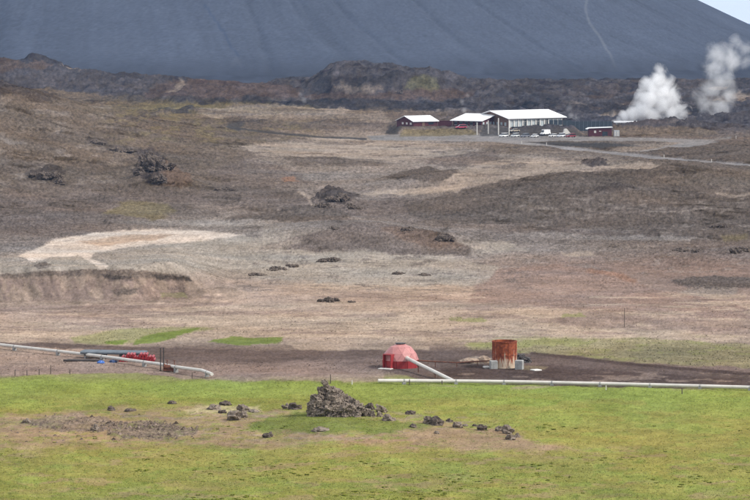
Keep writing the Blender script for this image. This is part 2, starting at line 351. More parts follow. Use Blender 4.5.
# grass field details
poly([(-200, 384), (0, 378), (60, 374), (140, 373), (200, 380), (300, 382), (390, 386), (560, 389), (900, 396), (900, 404), (300, 398), (-200, 396)], 'green', 2, .6, .4)
BP = [(-200, 440), (0, 416), (60, 411), (200, 408), (300, 412), (400, 420), (500, 430), (530, 441), (560, 447), (540, 452), (470, 452), (330, 442), (200, 446), (60, 446), (-100, 452)]; poly(BP, 'brownp', 7, .9)
spots(-100, 700, 404, 468, 'grassy', .2, 26, 3.5, .6, 61)
spots(-100, 860, 440, 512, 'brownp', .18, 34, 4, .55, 62)
spots(-150, 900, 384, 512, 'green', .1, 30, 5, .55, 63)
spots(-150, 900, 384, 512, 'grassy', .16, 44, 6, .6, 64)
poly(BP, 'brownp', 14, .82, 1.8); spots(-60, 560, 404, 452, 'grassy', .15, 14, 2.2, .5, 68); spots(-60, 620, 404, 460, 'green', .3, 18, 2.2, .5, 69); spots(0, 520, 408, 446, 'pink', .22, 16, 2, .6, 70)
poly([(20, 422), (50, 415), (110, 418), (128, 426), (100, 434), (60, 432)], 'rubble', 4, .75)
poly([(108, 428), (130, 422), (200, 428), (196, 436), (150, 441), (112, 436)], 'rubble', 4, .75)
poly([(185, 411), (215, 405), (262, 405), (262, 411), (220, 414), (190, 416)], 'palep', 4, .85)
poly([(250, 424), (290, 412), (320, 410), (390, 420), (430, 428), (380, 434), (300, 430), (262, 430)], 'lush', 9, .75, 1.8)
poly([(430, 428), (500, 432), (540, 444), (590, 450), (540, 453), (440, 446), (400, 436)], 'brownp', 9, .7, 1.6)
spots(-100, 860, 450, 512, 'lush', .33, 9, 2.2, .4, 66)
spots(-100, 860, 390, 450, 'lush', .36, 12, 2.4, .3, 67)
# lot, road
poly([(366, 136), (400, 134), (480, 134), (560, 136), (660, 138), (700, 139), (720, 142), (690, 148), (640, 150), (600, 144), (520, 142), (440, 141), (372, 140)], 'lot', 1.6, .95, .15)
poly([(580, 144), (640, 141), (690, 142), (668, 150), (620, 150)], 'sandd', 2, .5, .3)
poly([(530, 142), (600, 141), (680, 143), (660, 147), (700, 150), (680, 156), (620, 151), (560, 147)], 'graveld', 2, .85, .3)
poly([(606, 150), (640, 145), (680, 143), (664, 150), (630, 152)], 'sandd', 2, .7, .3)
poly([(488, 141), (540, 142), (600, 143), (640, 146), (600, 148), (540, 145)], 'asph', 1.5, .95, .2)
line([(480, 139), (520, 143), (575, 149), (620, 154), (680, 160), (750, 166), (860, 174)], 3.0, 'road', .9, 1, .0)
line([(640, 152), (672, 146), (700, 141), (730, 138)], 2.0, 'lot', 1, .8, .1)
poly([(385, 134), (388, 127), (402, 126), (398, 134)], 'asph', 2, .8, .3)
poly([(400, 136), (404, 129), (470, 129), (480, 134), (440, 136)], 'yel', 2, .7, .4)
poly([(480, 136), (482, 128), (572, 129), (584, 136)], 'asph', 2, .8, .2)
poly([(610, 136), (614, 127), (700, 128), (720, 134), (700, 137)], 'hill', 2, .9, .3)
# crags on the left slope
poly([(134, 174), (138, 152), (154, 147), (168, 158), (164, 182), (150, 184), (140, 176)], 'crag', 4, .9)
poly([(158, 184), (164, 160), (178, 166), (196, 184), (180, 188)], 'brownh', 4, .8)
poly([(30, 176), (50, 165), (66, 172), (58, 184), (40, 182)], 'crag', 4, .7)
line([(90, 140), (110, 146), (140, 150)], 4, 'crag', 3, .5)
poly([(-60, 90), (0, 82), (40, 90), (64, 98), (40, 102), (0, 96)], 'crag', 5, .7)
poly([(-150, 96), (-20, 84), (20, 90), (0, 100)], 'crag', 5, .5)

# roughness: break the sheet up into hummocks, stones and lava blocks
rough = COL[..., 3]
SX = (PX-375)/F*400; SY = 400*np.log(np.maximum(YY, 40))   # log-polar ground coordinates: detail grows with distance
n1 = fbm(SX/1.1, SY/3.0, 3, 71); n2 = fbm(SX/5, SY/11, 3, 72); n3 = 1-np.abs(fbm(XX/9, YY/26, 4, 73))*2
sc_ = np.clip(YY/700, .55, 1.4)
ZZ = ZZ + np.where(YY < 3000, 1, 0)*(rough*sc_*(n1*.9+n2*1.4+rng.normal(0, 1, XX.shape)*np.where(rough > .4, .1, .3)) + np.where(rough > .45, rough*1.3*(n3-.5), 0))
ZZ += np.where(YY < 420, .16*fbm(XX/2.2, YY/4.5, 3, 75)*sst(0, .6, COL[..., 4]), 0)
nl = fbm(SX/13, SY/20, 5, 76, gain=.58); wild = np.clip(COL[..., 6]*1.6-.25, 0, 1)*np.where((YY > 520) & (YY < 3000), 1, 0)
ZZ += wild*sc_*.55*sst(-.03, .03, nl)+wild*sc_*.3*sst(-.02, .02, fbm(SX/6, SY/10, 4, 77)-.2)
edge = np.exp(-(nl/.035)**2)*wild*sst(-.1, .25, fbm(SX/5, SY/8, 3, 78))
ZZ += np.where((rough > .45) & (YY > 1880) & (YY < 3000), 3.0*(np.maximum(0, 1-np.abs(fbm(XX/24, YY/60, 4, 79))*2.4)-.4)*np.clip(rough, 0, 1.2), 0)
PYc = proj()

# albedo from picture colour (removes the haze that the air will add back)
CD = [300, 387, 431, 498, 588, 715, 915, 1265, 1550, 1900, 2530, 3150, 3350]
CK = np.array([[1.9259, 1.9299, 1.9570], [1.9229, 1.9279, 1.9559], [1.9220, 1.9279, 1.9529], [1.9129, 1.9179, 1.9450], [1.9029, 1.9069, 1.9340], [1.8930, 1.8980, 1.9259], [1.8530, 1.8600, 1.8910], [1.8689, 1.8760, 1.9110], [1.8760, 1.8839, 1.9240], [1.8129, 1.8240, 1.8660], [1.7610, 1.7769, 1.8270], [1.7920, 1.8109, 1.8619], [1.7999, 1.8179, 1.8669]])
CH = np.array([[0.0032, 0.0052, 0.0087], [0.0044, 0.0068, 0.0115], [0.0046, 0.0071, 0.0131], [0.0054, 0.0085, 0.0153], [0.0063, 0.0099, 0.0184], [0.0070, 0.0111, 0.0208], [0.0087, 0.0138, 0.0261], [0.0111, 0.0185, 0.0346], [0.0146, 0.0241, 0.0443], [0.0172, 0.0280, 0.0515], [0.0215, 0.0353, 0.0658], [0.0259, 0.0428, 0.0806], [0.0277, 0.0461, 0.0868]])
def albedo(rgb, dist, lo=.012, hi=.72):
    """land colour that gives the wanted picture colour through this much clear air"""
    d = np.clip(dist, 300, 3350); c = lin(rgb)
    return np.stack([np.clip((c[..., i]-np.interp(d, CD, CH[:, i]))/np.interp(d, CD, CK[:, i]), lo, hi) for i in range(3)], -1)
far_ = np.where(YY > 900, 1, 0)
var = 1+.04*fbm(SX/2.6, SY/9, 4, 81)+.11*fbm(SX/5, SY/6, 4, 83)+.06*fbm(SX/.55, SY/2, 2, 82)+rng.normal(0, .03, XX.shape)
var = var+far_*np.where(rough > .4, .2, .07)*fbm(XX/5, YY/60, 4, 85, ZZ/2.5)+np.where((YY > 520) & (YY < 590) & (PX < 245), .16*fbm((XX+1.1*ZZ)/1.0, YY/8, 3, 86, ZZ/4), 0)
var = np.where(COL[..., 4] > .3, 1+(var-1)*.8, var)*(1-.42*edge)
RGB = COL[..., :3]*np.clip(var, .5, 1.5)[..., None]
tint = fbm(SX/9, SY/14, 4, 87)[..., None]*.035; RGB = RGB*(1+tint*np.array([1, 0, -1]))
ALB = albedo(np.clip(RGB, 5, 250), np.minimum(YY, 3300))

# ------------------------------------------------------------------ mesh helpers
def add_mesh(name, V, Fq, mat=None, parent=None, col=None, smooth=False, nrm=None, grain=None, amp=None):
    me = bpy.data.meshes.new(name)
    V = np.asarray(V, np.float32); Fq = np.asarray(Fq, np.int32); k = Fq.shape[1]
    me.vertices.add(len(V)); me.vertices.foreach_set('co', V.ravel())
    me.loops.add(Fq.size); me.loops.foreach_set('vertex_index', Fq.ravel())
    me.polygons.add(len(Fq)); me.polygons.foreach_set('loop_start', np.arange(0, Fq.size, k, dtype=np.int32))
    me.polygons.foreach_set('loop_total', np.full(len(Fq), k, np.int32))
    if smooth: me.polygons.foreach_set('use_smooth', np.ones(len(Fq), bool))
    if col is not None:
        at = me.attributes.new('Col', 'FLOAT_COLOR', 'POINT')
        c4 = np.ones((len(V), 4), np.float32); c4[:, :3] = col
        if amp is not None: c4[:, 3] = amp
        at.data.foreach_set('color', c4.ravel())
    if grain is not None:
        at = me.attributes.new('Grain', 'FLOAT_VECTOR', 'POINT'); at.data.foreach_set('vector', np.asarray(grain, np.float32).ravel())
    me.update(calc_edges=True)
    if nrm is not None: me.normals_split_custom_set_from_vertices(nrm)
    if mat: me.materials.append(mat)
    o = bpy.data.objects.new(name, me); C.objects.link(o)
    if parent: o.parent = parent
    return o
def tag(o, label=None, cat=None, group=None, kind=None):
    if label: o['label'] = label
    if cat: o['category'] = cat
    if group: o['group'] = group
    if kind: o['kind'] = kind
    return o
def empty(name, loc, rz=0, **kw):
    o = bpy.data.objects.new(name, None); C.objects.link(o); o.location = loc; o.rotation_euler.z = rz
    o.empty_display_size = .5
    return tag(o, **kw)
class MB:
    def __init__(s): s.v = []; s.f = []
    def add(s, v, f):
        k = len(s.v); s.v += [tuple(p) for p in v]; s.f += [tuple(i+k for i in q) for q in f]; return s
    def box(s, x0, x1, y0, y1, z0, z1):
        return s.add([(x0, y0, z0), (x1, y0, z0), (x1, y1, z0), (x0, y1, z0), (x0, y0, z1), (x1, y0, z1), (x1, y1, z1), (x0, y1, z1)],
                     [(0, 3, 2, 1), (4, 5, 6, 7), (0, 1, 5, 4), (1, 2, 6, 5), (2, 3, 7, 6), (3, 0, 4, 7)])
    def prism(s, pts, y0, y1):           # outline in x,z pushed along y
        n = len(pts)
        return s.add([(x, y0, z) for x, z in pts]+[(x, y1, z) for x, z in pts],
                     [tuple(range(n)), tuple(range(2*n-1, n-1, -1))]+[(i, i+n, (i+1) % n+n, (i+1) % n) for i in range(n)])
    def tube(s, a, b, r, n=12, r2=None, cap=True):
        a = Vector(a); b = Vector(b); d = (b-a).normalized(); r2 = r if r2 is None else r2
        u = d.orthogonal().normalized(); w_ = d.cross(u)
        v = []
        for p, q in ((a, r), (b, r2)):
            v += [p+(u*math.cos(t)+w_*math.sin(t))*q for t in [2*math.pi*i/n for i in range(n)]]
        f = [(i, (i+1) % n, (i+1) % n+n, i+n) for i in range(n)]
        if cap: f += [tuple(range(n-1, -1, -1)), tuple(range(n, 2*n))]
        return s.add(v, f)
    def path(s, pts, r, n=12):
        pts = [Vector(p) for p in pts]; v = []; f = []
        for i, p in enumerate(pts):
            d = (pts[min(i+1, len(pts)-1)]-pts[max(i-1, 0)]).normalized()
            u = d.cross(Vector((0, 0, 1))).normalized(); w_ = u.cross(d)
            v += [p+(u*math.cos(t)+w_*math.sin(t))*r for t in [2*math.pi*j/n for j in range(n)]]
        m = len(pts)
        for i in range(m-1):
            f += [(i*n+j, i*n+(j+1) % n, (i+1)*n+(j+1) % n, (i+1)*n+j) for j in range(n)]
        f += [tuple(range(n-1, -1, -1)), tuple(range((m-1)*n, m*n))]
        return s.add(v, f)
    def mesh(s, name, mat, bevel=0):
        me = bpy.data.meshes.new(name); me.from_pydata(s.v, [], s.f)
        bm = bmesh.new(); bm.from_mesh(me)
        if bevel: bmesh.ops.bevel(bm, geom=bm.edges[:], offset=bevel, segments=1, affect='EDGES')
        bmesh.ops.recalc_face_normals(bm, faces=bm.faces[:]); bm.to_mesh(me); bm.free()
        me.materials.append(mat); return me
    def build(s, name, mat, parent=None, bevel=0, loc=(0, 0, 0), rz=0):
        o = bpy.data.objects.new(name, s.mesh(name, mat, bevel)); C.objects.link(o)
        o.parent = parent; o.location = loc; o.rotation_euler.z = rz
        return o
def inst(name, me, parent=None, loc=(0, 0, 0), rz=0):
    o = bpy.data.objects.new(name, me); C.objects.link(o); o.parent = parent; o.location = loc; o.rotation_euler.z = rz; return o

# ------------------------------------------------------------------ materials
def new_mat(name, rough=.9, spec=.2, metal=0):
    m = bpy.data.materials.new(name); m.use_nodes = True; t = m.node_tree
    b = t.nodes['Principled BSDF']; b.inputs['Roughness'].default_value = rough
    b.inputs['Specular IOR Level'].default_value = spec; b.inputs['Metallic'].default_value = metal
    return m, t, b
def pmat(name, col, rough=.8, spec=.3, var=.18, scale=3.0, metal=0, col2=None, dirt=0.0):
    """plain procedural material: colour with large and small noise variation and a fine bump"""
    m, t, b = new_mat(name, rough, spec, metal); l = t.links.new
    g = N(t, 'ShaderNodeTexCoord'); n = N(t, 'ShaderNodeTexNoise'); n.inputs['Scale'].default_value = scale; n.inputs['Detail'].default_value = 6; n.inputs['Roughness'].default_value = .65
    l(g.outputs['Object'], n.inputs['Vector'])
    r = N(t, 'ShaderNodeValToRGB'); c2 = col2 or tuple(x*(1-var*2) for x in col)
    r.color_ramp.elements[0].position = .32; r.color_ramp.elements[1].position = .62
    r.color_ramp.elements[0].color = (*c2, 1); r.color_ramp.elements[1].color = (*col, 1)
    l(n.outputs['Fac'], r.inputs['Fac']); l(r.outputs['Color'], b.inputs['Base Color'])
    bp = N(t, 'ShaderNodeBump'); bp.inputs['Strength'].default_value = .25; bp.inputs['Distance'].default_value = .03
    l(n.outputs['Fac'], bp.inputs['Height']); l(bp.outputs['Normal'], b.inputs['Normal'])
    return m
def col_mat(name, s1, s2, lo=.78, hi=1.2, bump=.5, dist=.12, rough=.95):
    m, t, b = new_mat(name, rough, 0.0); l = t.links.new
    a = N(t, 'ShaderNodeAttribute'); a.attribute_name = 'Col'
    g = N(t, 'ShaderNodeTexCoord')
    n = N(t, 'ShaderNodeTexNoise'); n.inputs['Scale'].default_value = s1; n.inputs['Detail'].default_value = 5; n.inputs['Roughness'].default_value = .7
    n2 = N(t, 'ShaderNodeTexNoise'); n2.inputs['Scale'].default_value = s2; n2.inputs['Detail'].default_value = 4
    l(g.outputs['Object'], n.inputs['Vector']); l(g.outputs['Object'], n2.inputs['Vector'])
    ad = N(t, 'ShaderNodeMath', operation='ADD'); l(n.outputs['Fac'], ad.inputs[0]); l(n2.outputs['Fac'], ad.inputs[1])
    mr = N(t, 'ShaderNodeMapRange'); mr.inputs[1].default_value = .7; mr.inputs[2].default_value = 1.3; mr.inputs[3].default_value = lo; mr.inputs[4].default_value = hi
    l(ad.outputs[0], mr.inputs[0])
    v = N(t, 'ShaderNodeVectorMath', operation='SCALE'); l(a.outputs['Color'], v.inputs[0]); l(mr.outputs[0], v.inputs['Scale'])
    l(v.outputs[0], b.inputs['Base Color'])
    if bump:
        bp = N(t, 'ShaderNodeBump'); bp.inputs['Strength'].default_value = bump; bp.inputs['Distance'].default_value = dist
        l(ad.outputs[0], bp.inputs['Height']); l(bp.outputs['Normal'], b.inputs['Normal'])
    return m
m_ground = col_mat('ground_soil', 1.3, .32)
# gravel grain: stones and tufts that grow coarser with distance, as strong as the kind of ground asks for
t = m_ground.node_tree; l = t.links.new; bs = t.nodes['Principled BSDF']; src = bs.inputs['Base Color'].links[0].from_socket
ga_ = N(t, 'ShaderNodeAttribute'); ga_.attribute_name = 'Grain'; gc = N(t, 'ShaderNodeAttribute'); gc.attribute_name = 'Col'
gn_ = N(t, 'ShaderNodeTexNoise'); gn_.inputs['Scale'].default_value = 1.0; gn_.inputs['Detail'].default_value = 2.5; gn_.inputs['Roughness'].default_value = .75; l(ga_.outputs['Vector'], gn_.inputs['Vector'])
gr = N(t, 'ShaderNodeMapRange'); gr.inputs[1].default_value = .30; gr.inputs[2].default_value = .72; gr.inputs[3].default_value = -.42; gr.inputs[4].default_value = .62; l(gn_.outputs['Fac'], gr.inputs[0])
gm = N(t, 'ShaderNodeMath', operation='MULTIPLY_ADD'); gm.inputs[2].default_value = 1.0; l(gr.outputs[0], gm.inputs[0]); l(gc.outputs['Alpha'], gm.inputs[1])
gv = N(t, 'ShaderNodeVectorMath', operation='SCALE'); l(src, gv.inputs[0]); l(gm.outputs[0], gv.inputs['Scale']); l(gv.outputs[0], bs.inputs['Base Color'])
m_cinder = col_mat('cinder', .05, .012, .9, 1.1, .3, .6)
m_plant = col_mat('plant_blades', 2.0, .3, .8, 1.2, 0)
m_stone = col_mat('loose_stone', 3.0, 1.0, .75, 1.25, .6, .05)

# ------------------------------------------------------------------ ground sheet
idx = np.arange(NR*NC).reshape(NR, NC)
quads = np.stack([idx[:-1, :-1], idx[:-1, 1:], idx[1:, 1:], idx[1:, :-1]], -1).reshape(-1, 4)
V = np.stack([XX, YY, ZZ+ZC], -1).reshape(-1, 3)
GU = F*XX/np.maximum(YY, 40)*.34; GV = F*52/np.maximum(YY, 40)*.62
gamp = np.clip(.75+.5*COL[..., 6]-.52*(COL[..., 4] > .3)-.3*(COL[..., 3] < .045), .12, 1)*np.where(YY > 3000, .2, 1)
gamp = np.where(COL[..., 3] > .4, .9, gamp)*np.where((COL[..., 6] < .16) & (COL[..., 4] < .3), .62, 1)
ground = add_mesh('ground', V, quads, m_ground, col=ALB.reshape(-1, 3), smooth=True, grain=np.stack([GU, GV, (ZZ-base(rows)[:, None])*F*.55/np.maximum(YY, 40)], -1).reshape(-1, 3), amp=gamp.ravel())
tag(ground, 'volcanic plain of grass, gravel, sand and lava running to the horizon', 'ground', kind='structure')

def ground_at(X, Y):
    X = np.asarray(X, float); Y = np.asarray(Y, float)
    px = 375+F*X/np.maximum(Y, 40)
    r = np.clip(np.interp(Y, rows, np.arange(NR)), 0, NR-1.001); c = np.clip(np.interp(px, cols, np.arange(NC)), 0, NC-1.001)
    r0 = r.astype(int); c0 = c.astype(int); a = r-r0; b = c-c0
    def g(A): return (A[r0, c0]*(1-b)+A[r0, c0+1]*b)*(1-a)+(A[r0+1, c0]*(1-b)+A[r0+1, c0+1]*b)*a
    return g(ZZ)+ZC, r0, c0
def gz(x, y): return float(ground_at(np.array([x]), np.array([y]))[0][0])

# ------------------------------------------------------------------ crater mountain behind
MD = 3790.0; MX = (110-375)/F*MD; MR = 898.0; MRIM = 611.0; MH = 131.0
th = np.concatenate([np.linspace(-math.pi, -.15, 960), np.linspace(-.15, math.pi, 160)[1:-1]])
rr = np.concatenate([np.linspace(120, MRIM-10, 14), np.linspace(MRIM, MR+20, 150), np.linspace(MR+30, MR+190, 26)])
TH, RR = np.meshgrid(th, rr, indexing='ij')
tq = np.clip((MR-RR)/(MR-MRIM), -1, 1)
zz = np.where(RR < MRIM, MH-np.minimum((MRIM-RR)*.42, 105), 0)
fl = np.clip(tq, 0, 1)
zz = np.where(RR >= MRIM, MH*(fl**1.1), zz)
zz += np.where(RR > MR-120, 9*np.exp(-((RR-MR)/75)**2), 0)
cx_, cy_ = np.cos(TH), np.sin(TH)
# gullies run straight down the flank: noise in angle, little change along the radius
gn = fbm(TH*11+.18*fbm(TH*20, RR/120, 2, 5), RR/900, 3, 91); g2 = fbm(TH*46+.1*fbm(TH*9, RR/90, 2, 3), RR/420, 3, 92); g3 = fbm(TH*150, RR/160, 3, 95)
ga = sst(MRIM-5, MRIM+50, RR)*(1-sst(MR-30, MR+60, RR))
gul = np.maximum(0, .22-np.abs(gn))/.22
zz += ga*(-2.3*gul**2 + .18*g2 + .22*g3) + 2.0*fbm(TH*30, RR/60, 3, 94)*(1-ga)*(RR > MRIM)
zz += np.where(RR < MRIM+30, 5*fbm(TH*5, RR*0, 3, 96), 0)*sst(MRIM+40, MRIM-20, RR) if False else 0
mX = MX+RR*cx_; mY = MD+RR*cy_; mZ = base(np.full(RR.shape, 3300.))+ZC-1+zz - 3*sst(MR+60, MR+190, RR)
mpx = 375+mX/mY*F; mpy = YH-(mZ-ZC)/mY*F
mcol = np.empty(RR.shape+(3,)); mcol[:] = (98, 110, 133)
mcol *= (1+.02*g2+.03*g3+.012*fbm(mX/40, mY/120, 3, 97)-.03*gul+rng.normal(0, .03, RR.shape))[..., None]
rd = sst(.15, .5, fbm(TH*6, RR/260, 3, 98))*.12; mcol = mcol*(1-rd[..., None])+np.array((103, 114, 136))*rd[..., None]
def mline(pts, wid, c, op):
    dd = np.full(RR.shape, 1e9); X = mpx+1.2*fbm(mpx/9, mpy/6, 2, 99)
    for (ax, ay), (bx, by) in zip(pts[:-1], pts[1:]):
        vx, vy = bx-ax, by-ay; t = np.clip(((X-ax)*vx+(mpy-ay)*vy)/(vx*vx+vy*vy), 0, 1); dd = np.minimum(dd, np.hypot(X-ax-t*vx, mpy-ay-t*vy))
    m_ = ((1-sst(wid*.4, wid, dd))*op*(cy_ < .1))[..., None]; mcol[:] = mcol*(1-m_)+np.array(c)*m_
mline([(590, -30), (586, 2), (586, 12), (590, 24), (600, 38), (610, 55), (616, 68)], 1.7, (130, 139, 156), .55)      # footpath to the rim
mline([(240, 64), (236, 58), (232, 66)], 3.5, (118, 128, 148), .4); mline([(205, 5), (222, 30), (238, 56)], 1.6, (82, 98, 128), .6)
ap = sst(MR-70, MR+10, RR)[..., None]*.85; mcol = mcol*(1-ap)+np.array((82, 92, 112))*(1+.12*fbm(mX/9, mY/30, 3, 100))[..., None]*ap
malb = albedo(mcol, np.hypot(mX, mY))
n_t, n_r = RR.shape; mi = np.arange(n_t*n_r).reshape(n_t, n_r)
mq = np.stack([mi[:-1, :-1], mi[:-1, 1:], mi[1:, 1:], mi[1:, :-1]], -1).reshape(-1, 4)
mount = add_mesh('mountain', np.stack([mX, mY, mZ], -1).reshape(-1, 3), mq[:, ::-1], m_cinder, col=malb.reshape(-1, 3), smooth=True)
tag(mount, 'broad blue-grey cinder crater slope with gullies filling the background', 'mountain', kind='structure')
print('terrain', NR, NC, len(quads), 'mountain', len(mq))

# ------------------------------------------------------------------ air
mh = bpy.data.materials.new('haze_air'); mh.use_nodes = True; t = mh.node_tree; t.nodes.clear()
po = N(t, 'ShaderNodeOutputMaterial'); pv = N(t, 'ShaderNodeVolumePrincipled')
pv.inputs['Color'].default_value = (.35, .56, 1.0, 1); pv.inputs['Density'].default_value = HAZE; pv.inputs['Anisotropy'].default_value = .1
t.links.new(pv.outputs[0], po.inputs['Volume'])
hz = MB().box(-20500, 20500, -400, 20600, -2, 215).build('haze', mh)
tag(hz, 'thin blue haze filling the air over the plain', 'haze', kind='stuff')

#@@SCATTER
# ------------------------------------------------------------------ scattered stuff: grass, dry tussocks, stones
def samp(n, x0, x1, y0, y1, ch, seed, thr=0.0):
    """points spread over the ground seen between photo rows; kept by the land cover channel"""
    r = np.random.default_rng(seed)
    px = r.uniform(x0, x1, n); py = r.uniform(y0, y1, n)
    Yb = np.interp(-py, -_pyt, _Yt); Yb = Yb*(1+r.normal(0, .004, n))
    X = (px-375)/F*Yb; Z, r0, c0 = ground_at(X, Yb)
    d = COL[r0, c0, ch]*(1 if ch != 6 else np.clip(.25+2.2*fbm(X/9, Yb/16, 3, 88)+3*edge[r0, c0], 0, 1)*np.where(Yb < 620, .08, 1)); keep = r.uniform(0, 1, n) < d
    return X[keep], Yb[keep], Z[keep], RGB[r0[keep], c0[keep]], r
def blades(name, X, Y, Z, rgb, r, h, wd, nb, lean, tone, mat, gain=1.4):
    n = len(X); VV = []; CC = []
    a0 = r.uniform(0, 6.28, n); hs = h*r.uniform(.55, 1.35, n)
    t = 1+tone*r.normal(0, 1, n)
    alb = np.clip(albedo(np.clip(rgb*t[:, None], 5, 250), Y)*gain, 0, .6)
    for b in range(nb):
        a = a0+b*6.28/nb+r.uniform(-.5, .5, n); ca, sa = np.cos(a), np.sin(a)
        bw = wd*r.uniform(.7, 1.3, n); ln = lean*hs*r.uniform(.5, 1.3, n)
        ox, oy = ca*wd*.4, sa*wd*.4
        p0 = np.stack([X+ox-sa*bw, Y+oy+ca*bw, Z-.04], -1); p1 = np.stack([X+ox+sa*bw, Y+oy-ca*bw, Z-.04], -1)
        p2 = np.stack([X+ox+ca*ln, Y+oy+sa*ln, Z+hs], -1)
        fl_ = np.cross(p1-p0, p2-p0)[:, 1] > 0; p0[fl_], p1[fl_] = p1[fl_].copy(), p0[fl_].copy()
        VV.append(np.stack([p0, p1, p2], 1)); CC.append(np.repeat(alb[:, None, :], 3, 1))
    V_ = np.concatenate(VV).reshape(-1, 3); C_ = np.concatenate(CC).reshape(-1, 3)
    nn = np.repeat(r.normal(0, .28, (len(V_)//3, 3)), 3, 0); nn[:, 2] = 1.0; nn /= np.linalg.norm(nn, axis=1)[:, None]
    return add_mesh(name, V_, np.arange(len(V_)).reshape(-1, 3), mat, col=C_, smooth=True, nrm=nn)
def stones(name, X, Y, Z, rgb, r, s, tone, mat):
    n = len(X); base_v = np.array([(0, 0, .62), (.5, .1, .12), (.1, .55, .2), (-.5, .16, .1), (-.1, -.5, .16), (.3, -.4, .0)])
    fs = np.array([(0, 1, 2), (0, 2, 3), (0, 3, 4), (0, 4, 5), (0, 5, 1)])
    a = r.uniform(0, 6.28, n); ss = s*(.5+r.gamma(2., .4, n)); 
    P = base_v[None]*(1+r.uniform(-.35, .35, (n, 6, 3)))*ss[:, None, None]; P[:, 1:, 2] -= ss[:, None]*.18
    x = P[..., 0]*np.cos(a)[:, None]-P[..., 1]*np.sin(a)[:, None]; y = P[..., 0]*np.sin(a)[:, None]+P[..., 1]*np.cos(a)[:, None]
    V_ = np.stack([X[:, None]+x*1.3, Y[:, None]+y*1.3, Z[:, None]+P[..., 2]], -1).reshape(-1, 3)
    f = (fs[None]+(np.arange(n)*6)[:, None, None]).reshape(-1, 3)
    alb = albedo(np.clip(rgb*(1+tone*r.normal(0, 1, n))[:, None]*.95, 5, 250), Y)
    return add_mesh(name, V_, f, mat, col=np.repeat(alb, 6, 0))
q = samp(60000, -60, 810, 371, 515, 4, 11)
tag(blades('grass', *q, .055, .09, 3, 1.4, .05, m_plant), 'short yellow green grass covering the near field', 'grass', kind='stuff')
q = samp(90000, -60, 810, 140, 372, 5, 12); q = (q[0], q[1], q[2], q[3]*np.array([1.08, 1.08, 1.06]), q[4])
tag(blades('dry_tussocks', *q, .11, .13, 2, 1.1, .04, m_plant, 1.12), 'pale dry grass tussocks dotted over the gravel plain', 'dry grass', kind='stuff')
q = samp(45000, -60, 810, 100, 440, 6, 13)
r = np.random.default_rng(31); n = 5200; px = r.uniform(5, 215, n); py = r.uniform(410, 446, n); Yb = np.interp(-py, -_pyt, _Yt); X = (px-375)/F*Yb; Z, r0, c0 = ground_at(X, Yb)
kp = r.uniform(0, 1, n) < COL[r0, c0, 6]*np.clip(.5+2*fbm(X/3, Yb/4, 3, 89), 0, 1)
tag(stones('rubble', X[kp], Yb[kp], Z[kp], np.tile(np.array([[136., 121, 112]]), (kp.sum(), 1)), r, .15, .16, m_stone), 'purple grey lava rubble lying in two bare patches of the field', 'rubble', kind='stuff')
r = np.random.default_rng(32); n = 3200; px = r.uniform(-60, 810, n); py = r.uniform(424, 515, n); Yb = np.interp(-py, -_pyt, _Yt); X = (px-375)/F*Yb; Z, r0, c0 = ground_at(X, Yb)
kp = r.uniform(0, 1, n) < COL[r0, c0, 4]*np.clip(-.25+2.4*fbm(X/8, Yb/10, 3, 90), 0, 1)
tag(blades('grass_tufts', X[kp], Yb[kp], Z[kp], np.tile(np.array([[120., 128, 58]]), (kp.sum(), 1)), r, .07, .3, 7, 1.5, .1, m_plant), 'dark green grass tufts dotted over the near field', 'grass', kind='stuff')
big = np.clip(q[1]/900, .35, 1.6)
tag(stones('loose_stones', *q, .17*big, .12, m_stone), 'dark loose stones strewn over the gravel and lava ground', 'stones', kind='stuff')

#@@OBJECTS
# ------------------------------------------------------------------ rocks
m_lava_rock = None
def rock_mat(name, hi, lo, lich):
    m, t, b = new_mat(name, .95, .1); l = t.links.new
    g = N(t, 'ShaderNodeTexCoord'); n = N(t, 'ShaderNodeTexNoise'); n.inputs['Scale'].default_value = 1.6; n.inputs['Detail'].default_value = 9; n.inputs['Roughness'].default_value = .72
    l(g.outputs['Object'], n.inputs['Vector']); r = N(t, 'ShaderNodeValToRGB'); e = r.color_ramp.elements
    e[0].position = .30; e[0].color = (*lo, 1); e[1].position = .60; e[1].color = (*hi, 1); q_ = e.new(.72); q_.color = (*lich, 1)
    l(n.outputs['Fac'], r.inputs['Fac']); l(r.outputs['Color'], b.inputs['Base Color'])
    n2 = N(t, 'ShaderNodeTexNoise'); n2.inputs['Scale'].default_value = 6; n2.inputs['Detail'].default_value = 5; l(g.outputs['Object'], n2.inputs['Vector'])
    bp = N(t, 'ShaderNodeBump'); bp.inputs['Strength'].default_value = .8; bp.inputs['Distance'].default_value = .1
    l(n2.outputs['Fac'], bp.inputs['Height']); l(bp.outputs['Normal'], b.inputs['Normal'])
    return m
m_rock = rock_mat('lava_rock', (.25, .205, .165), (.065, .05, .043), (.35, .295, .235))
m_rockd = rock_mat('dark_lava_rock', (.135, .108, .09), (.038, .031, .028), (.21, .17, .145))
def worley(P, s, seed):
    q = P*s; c = np.floor(q).astype(np.int64); d1 = np.full(len(P), 9.); d2 = d1.copy()
    for i in (-1, 0, 1):
        for j in (-1, 0, 1):
            for k_ in (-1, 0, 1):
                cc = c+np.array([i, j, k_])
                f = np.stack([cc[:, a]+_h(cc[:, 0], cc[:, 1], cc[:, 2]*7+a, seed+a) for a in range(3)], -1)
                d = np.linalg.norm(q-f, axis=1); m_ = d < d1
                d2 = np.where(m_, d1, np.minimum(d2, d)); d1 = np.where(m_, d, d1)
    return d1, d2
